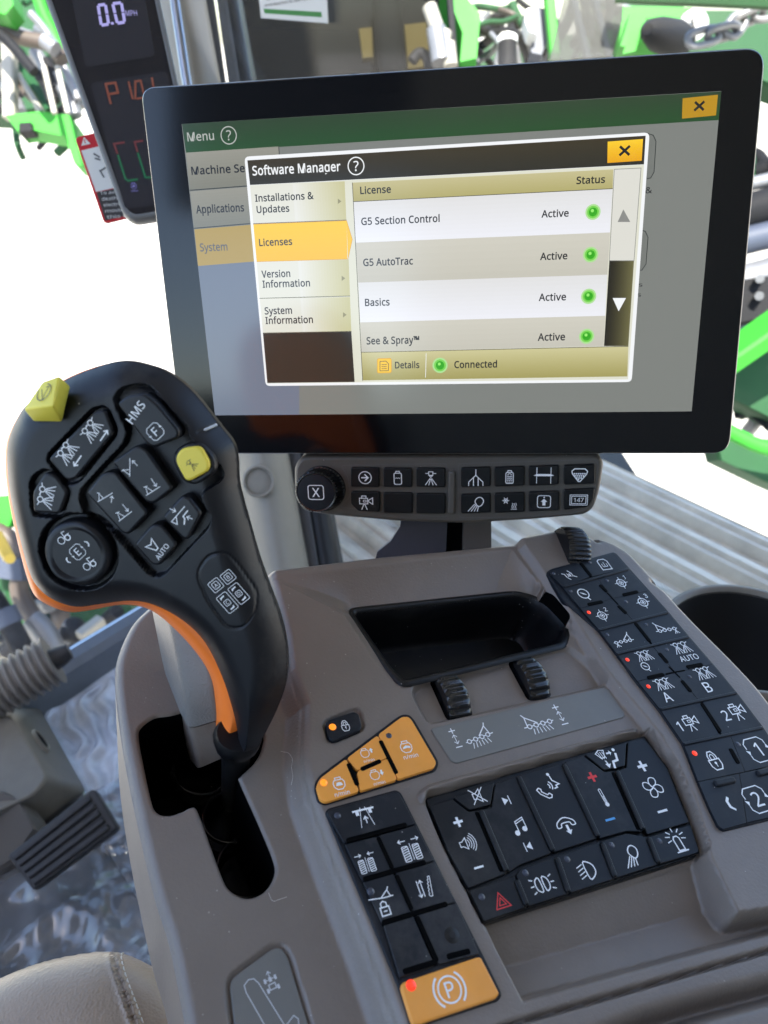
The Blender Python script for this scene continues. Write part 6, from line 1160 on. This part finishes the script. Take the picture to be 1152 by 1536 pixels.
T('boom_clamp', 'bright green clamp in the top left corner', 'clamp', plate([(-20, -20), (14, -20), (20, 8), (8, 22), (-20, 14)], 2.4, .08, 'green_paint'))
for i, (x, y) in enumerate(((62, 92), (78, 108), (92, 130), (70, 128), (104, 150))):
    T('pipe_coupling', ('upper grey', 'middle black', 'lower grey', 'short black', 'lowest grey')[i] + ' pipe coupling in the cluster above the hooked bracket', 'coupling', tube([(x - 10, y - 16, 2.62), (x + 3, y + 4, 2.62), (x + 10, y + 24, 2.62)], [.022] * 11, 'steel' if i % 2 == 0 else 'hose_black'), 'pipe couplings at the upper left')
for i, x in enumerate((72, 92)): T('nozzle_pipe', ('left', 'right')[i] + ' one of two pinkish steel pipes above the hooked bracket', 'pipe', beam([(x - 6, 100, 2.5), (x + 10, 170, 2.5)], .016, .016, 'cream_pipe'), 'thin pipes above the hooked bracket')
# lower left, beyond the sill
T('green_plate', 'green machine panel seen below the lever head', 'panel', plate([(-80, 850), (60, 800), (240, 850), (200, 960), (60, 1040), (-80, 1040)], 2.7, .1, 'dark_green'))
T('frame_clamp', 'bright green clamp at the left edge behind the lever head', 'clamp', plate([(-20, 745), (12, 742), (22, 770), (14, 790), (-20, 796)], 2.3, .08, 'green_paint'))
T('hydraulic_hose', 'black hose with a steel ferrule above the bellows', 'hose', lambda mb: (tube([(-30, 870, 2.1), (10, 930, 2.1), (40, 985, 2.1), (60, 1030, 2.1)], .030, 'hose_black')(mb), tube([(4, 915, 2.1), (16, 938, 2.1)], .036, 'blue_steel', 2)(mb)))
T('hydraulic_hose', 'brown hose curving behind the lever head at the left edge', 'hose', tube([(-20, 790, 2.3), (12, 806, 2.3), (34, 840, 2.3), (30, 890, 2.3), (60, 940, 2.3), (90, 980, 2.3)], .028, 'hose_brown'))
T('drain_tap', 'brass yellow tap handle at the left edge behind the lever head', 'tap', lambda mb: (beam([(-6, 800, 2.15), (14, 838, 2.15)], .03, .02, 'brass')(mb), mb.tube([W(14, 838, 2.17), W(15, 838, 2.12)], .014, 'brass', 16)))
T('valve_block', 'blue grey valve block under the brass tap', 'valve', plate([(-20, 828), (30, 838), (34, 872), (-20, 866)], 2.25, .1, 'blue_steel'))
T('pipe_elbow', 'grey elbow pipe above the end of the bellows', 'pipe', tube([(46, 930, 2.2), (66, 950, 2.2), (84, 990, 2.2), (88, 1030, 2.2)], .036, 'steel'))
T('pump_knob', 'round black knob in front of the green panel', 'knob', lambda mb: mb.tube(smooth_path(np.array([W(112, 935, 2.3), W(110, 945, 2.27), W(104, 962, 2.25)]), 4), [.01, .02, .032, .036, .036, .036, .034, .028, .015], 'hose_black', 16))
T('guide_pipe', 'pink tinted pipe end beside the black knob', 'pipe', beam([(120, 955, 2.2), (152, 930, 2.25)], .035, .03, 'cream_pipe'))
# dark machine body behind the side window
tank = thing('engine_bay', W(500, 130, 2.5), 'dark engine enclosure with yellow panels seen through the side window', 'engine bay')
mb = MB(); plate([(285, -260), (640, -260), (686, 40), (700, 200), (640, 900), (360, 900)], 2.55, .5, 'tank_shaded', .01)(mb); mb.build('casing', tank)
mb = MB(); plate([(330, 38), (560, 46), (560, 70), (500, 800), (390, 800)], 2.5, .03, 'tank_shaded', .01)(mb); mb.build('guard_plate', tank)
mb = MB(); plate([(538, 42), (558, 40), (560, 86), (544, 88)], 2.48, .04, 'yellow_shaded')(mb); mb.build('yellow_strip', tank)
mb = MB(); plate([(606, 36), (640, 32), (646, 100), (612, 104)], 2.48, .04, 'yellow_shaded')(mb); mb.build('yellow_panel', tank)
mb = MB(); tube([(578, -40, 2.42), (582, 40, 2.42), (592, 130, 2.42)], .045, 'tank_shaded')(mb); mb.build('filter', tank)
mb = MB(); tube([(618, 92, 2.4), (628, 80, 2.4), (640, 86, 2.4), (645, 110, 2.4)], .016, 'hose_black')(mb); mb.build('pipe', tank)
T('valve_stack', 'pale steel valve stack on the right side of the engine enclosure', 'valve', lambda mb: [mb.tube([W(x, y, 2.3), W(x + dx, y + dy, 2.3)], r, 'steel' if k % 2 else 'cream_pipe', 12) for k, (x, y, dx, dy, r) in enumerate(((644, 10, 14, 40, .022), (654, 44, 8, 50, .03), (668, 48, -6, 34, .02), (660, 80, 16, 8, .018), (672, 66, 4, 34, .022)))])
T('side_cowl', 'pale green curved cowl right of the engine enclosure', 'cowl', plate([(662, -30), (680, -30), (722, 20), (716, 90), (690, 96), (694, 50)], 2.4, .2, 'green_paint', .05))
T('rear_post', 'thin black upright between engine enclosure and pale green cowl', 'post', beam([(672, -40, 2.35), (683, 110, 2.35)], .02, .02, 'hose_black'))
# machinery above the monitor
T('filter_cup', 'black filter cup with white lid above the middle of the monitor', 'filter', lambda mb: (mb.tube([W(761, 60, 2.2), W(761, 110, 2.2)], .027, 'hose_black', 20), mb.tube([W(761, 57, 2.2), W(761, 66, 2.2)], .029, 'lamp_white', 20)))
T('work_lamp', 'grey work lamp with pale lens above the monitor', 'lamp', lambda mb: (plate([(790, 12), (806, 8), (806, 52), (794, 48), (787, 30)], 2.3, .06, 'lamp_white', .08)(mb), plate([(806, 6), (818, 14), (822, 60), (812, 84), (796, 80), (800, 52)], 2.34, .08, 'blue_steel', .05)(mb)))
T('wiring_bundle', 'tangle of pale wires and fittings behind the filter cup', 'wiring', lambda mb: [tube([(736 + 9 * i, 50 + (i * 37) % 23, 2.4), (750 + 8 * i, 70 - 6 * (i % 3), 2.38), (744 + 12 * i, 96, 2.4), (760 + 9 * i, 112, 2.4)], .008 + .003 * (i % 3), ('steel', 'hose_black', 'cream_pipe')[i % 3])(mb) for i in range(8)])
T('green_strut', 'bright green thin strut right of the grey work lamp', 'strut', beam([(822, -20, 2.3), (832, 90, 2.3)], .03, .03, 'green_paint'))
T('dusty_screen', 'dusty grey translucent shield plate above the monitor', 'shield', plate([(852, -30), (936, -30), (934, 30), (918, 84), (824, 92), (836, 40)], 2.1, .01, 'shield_film', .01))
for i, x in enumerate((868, 884, 900)): T('shield_rod', ('left', 'middle', 'right')[i] + ' of three dark slanting rods behind the dusty shield plate', 'rod', beam([(x - 16, -30, 2.4), (x + 14, 90, 2.4)], .02, .02, 'hose_black' if i % 2 else 'blue_steel'), 'rods behind the dusty shield plate')
T('boom_mount', 'bright green boom mount with ribs behind the black motor', 'mount', lambda mb: (plate([(934, 8), (1040, 10), (1030, 78), (1000, 66), (924, 84)], 2.4, .1, 'green_paint')(mb), plate([(945, 20), (955, 18), (938, 70), (930, 70)], 2.34, .05, 'green_paint')(mb), plate([(972, 24), (986, 22), (990, 60), (962, 62)], 2.34, .05, 'green_paint')(mb)))
T('hydraulic_motor', 'black barrel motor on the bright green mount at the upper right', 'motor', lambda mb: mb.tube(np.array([W(*p) for p in ((972, 44, 2.1), (976, 46, 2.12), (990, 52, 2.18), (1012, 58, 2.24), (1024, 60, 2.28))]), [.014, .03, .045, .05, .04], 'hose_black', 20))
T('channel_beam', 'long green channel beam along the top edge above the chain', 'beam', beam([(925, -14, 2.0), (1260, 0, 1.9)], .05, .055, 'dark_green'))
T('dark_frame', 'dark green frame plate behind the chain', 'frame', plate([(1020, 14), (1250, 14), (1250, 160), (1030, 80)], 2.5, .1, 'dark_green'))
T('round_gauge', 'white round gauge left of the chain', 'gauge', lambda mb: (mb.tube([W(1040, 38, 2.32), W(1040, 38, 2.28)], .042, 'lamp_white', 24), mb.beam(W(1038, 28, 2.27), W(1042, 46, 2.27), .006, .003, 'hose_black')))
def link(c, ax, nn, L, w_, r):
    ax, nn = nrm(ax), nrm(nn); s = np.cross(nn, ax); pts = []
    for t in np.linspace(0, 2 * math.pi, 25)[:-1]: pts.append(c + ax * (math.copysign(abs(math.cos(t)) ** .6, math.cos(t)) * L / 2) + s * (math.copysign(abs(math.sin(t)) ** .8, math.sin(t)) * w_ / 2))
    return pts + [pts[0], pts[1]]
chain = thing('steel_chain', W(1090, 70, 2.05), 'heavy pale steel chain hanging at the upper right', 'chain')
cp = [(1040, 60), (1070, 52), (1098, 46), (1108, 32), (1138, 20), (1170, 12)]
for i in range(5):
    a, b = W(*cp[i], 2.05), W(*cp[i + 1], 2.05); ax = b - a; mid = (a + b) / 2; f = R @ np.array([0, 0, 1.]); f = f if i % 2 == 0 else np.cross(ax, f) + f * .35 * np.linalg.norm(ax)
    MB().tube(link(mid, ax, f, np.linalg.norm(ax) + .03, .04, 0), .0095, 'steel', 10, False).build('link', chain)
# right of the monitor
for lab, y0, y1, r, m in (('black', 300, 250, .05, 'hose_black'), ('chrome', 262, 232, .02, 'steel'), ('blue grey', 345, 310, .04, 'blue_steel'), ('steel', 405, 360, .05, 'steel')):
    T('cross_pipe', lab + ' pipe running behind the right edge of the monitor', 'pipe', tube([(1040, y0 + 30, 2.2), (1152, y0 + 8, 2.2), (1260, y1, 2.2)], r, m, 3), 'pipes right of the monitor')
T('bolted_plate', 'black plate with two bolts right of the monitor', 'plate', lambda mb: (plate([(1080, 424), (1260, 396), (1260, 456), (1080, 490)], 2.15, .05, 'hose_black')(mb), [mb.tube([W(x, y, 2.15), W(x, y, 2.11)], .012, 'steel', 10) for x, y in ((1140, 418), (1139, 444))]))
T('diagonal_brace', 'green diagonal brace right of the monitor', 'brace', beam([(1060, 560, 2.1), (1290, 400, 2.0)], .10, .05, 'green_paint'))
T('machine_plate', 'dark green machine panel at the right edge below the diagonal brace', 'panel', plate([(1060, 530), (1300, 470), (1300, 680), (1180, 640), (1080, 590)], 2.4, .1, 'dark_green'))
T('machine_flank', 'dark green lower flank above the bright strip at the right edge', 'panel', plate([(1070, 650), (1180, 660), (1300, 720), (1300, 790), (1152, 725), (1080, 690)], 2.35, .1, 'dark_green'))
T('lower_bar', 'bright green rounded bar at the right edge near the monitor corner', 'bar', tube([(1080, 640, 2.2), (1110, 656, 2.2), (1150, 672, 2.2), (1250, 690, 2.2)], .022, 'green_paint'))

# tangles of hoses on the sprayer frame: separate hoses, each its own length and bend
def tangle(n, x0, x1, y0, y1, z0, z1, r0, r1, mats, name, label, group, seed, L=70):
    g = random.Random(seed)
    for i in range(n):
        x, y, a = g.uniform(x0, x1), g.uniform(y0, y1), g.uniform(0, math.pi); z = g.uniform(z0, z1); pts = []
        for k in range(5):
            pts.append((x, y, z)); a += g.uniform(-.7, .7); x += L * .3 * math.cos(a); y += L * .3 * math.sin(a); z += g.uniform(-.05, .05)
        T(name, label, 'hose', tube(pts, g.uniform(r0, r1), mats[i % len(mats)], 4), group)
tangle(34, 690, 1010, -10, 80, 2.45, 2.7, .007, .018, ('hose_black', 'steel', 'dark_green', 'hose_black', 'hose_brown'), 'tangled_hose', 'thin hose among the tangle above the monitor', 'tangled hoses above the monitor', 3)
tangle(30, -10, 110, -10, 160, 2.75, 3.1, .008, .02, ('hose_black', 'dark_green', 'steel', 'hose_brown'), 'tangled_hose', 'thin hose among the tangle at the upper left', 'tangled hoses at the upper left', 5)
tangle(16, 1085, 1160, 190, 640, 2.3, 2.6, .012, .03, ('hose_black', 'dark_green', 'steel'), 'tangled_hose', 'hose among the pipes at the right edge', 'tangled hoses at the right edge', 8)
tangle(26, -20, 190, 780, 980, 2.3, 2.6, .014, .034, ('hose_black', 'dark_green', 'hose_brown', 'cream_pipe', 'steel'), 'tangled_hose', 'hose among the tangle behind the lever head', 'tangled hoses behind the lever head', 11)
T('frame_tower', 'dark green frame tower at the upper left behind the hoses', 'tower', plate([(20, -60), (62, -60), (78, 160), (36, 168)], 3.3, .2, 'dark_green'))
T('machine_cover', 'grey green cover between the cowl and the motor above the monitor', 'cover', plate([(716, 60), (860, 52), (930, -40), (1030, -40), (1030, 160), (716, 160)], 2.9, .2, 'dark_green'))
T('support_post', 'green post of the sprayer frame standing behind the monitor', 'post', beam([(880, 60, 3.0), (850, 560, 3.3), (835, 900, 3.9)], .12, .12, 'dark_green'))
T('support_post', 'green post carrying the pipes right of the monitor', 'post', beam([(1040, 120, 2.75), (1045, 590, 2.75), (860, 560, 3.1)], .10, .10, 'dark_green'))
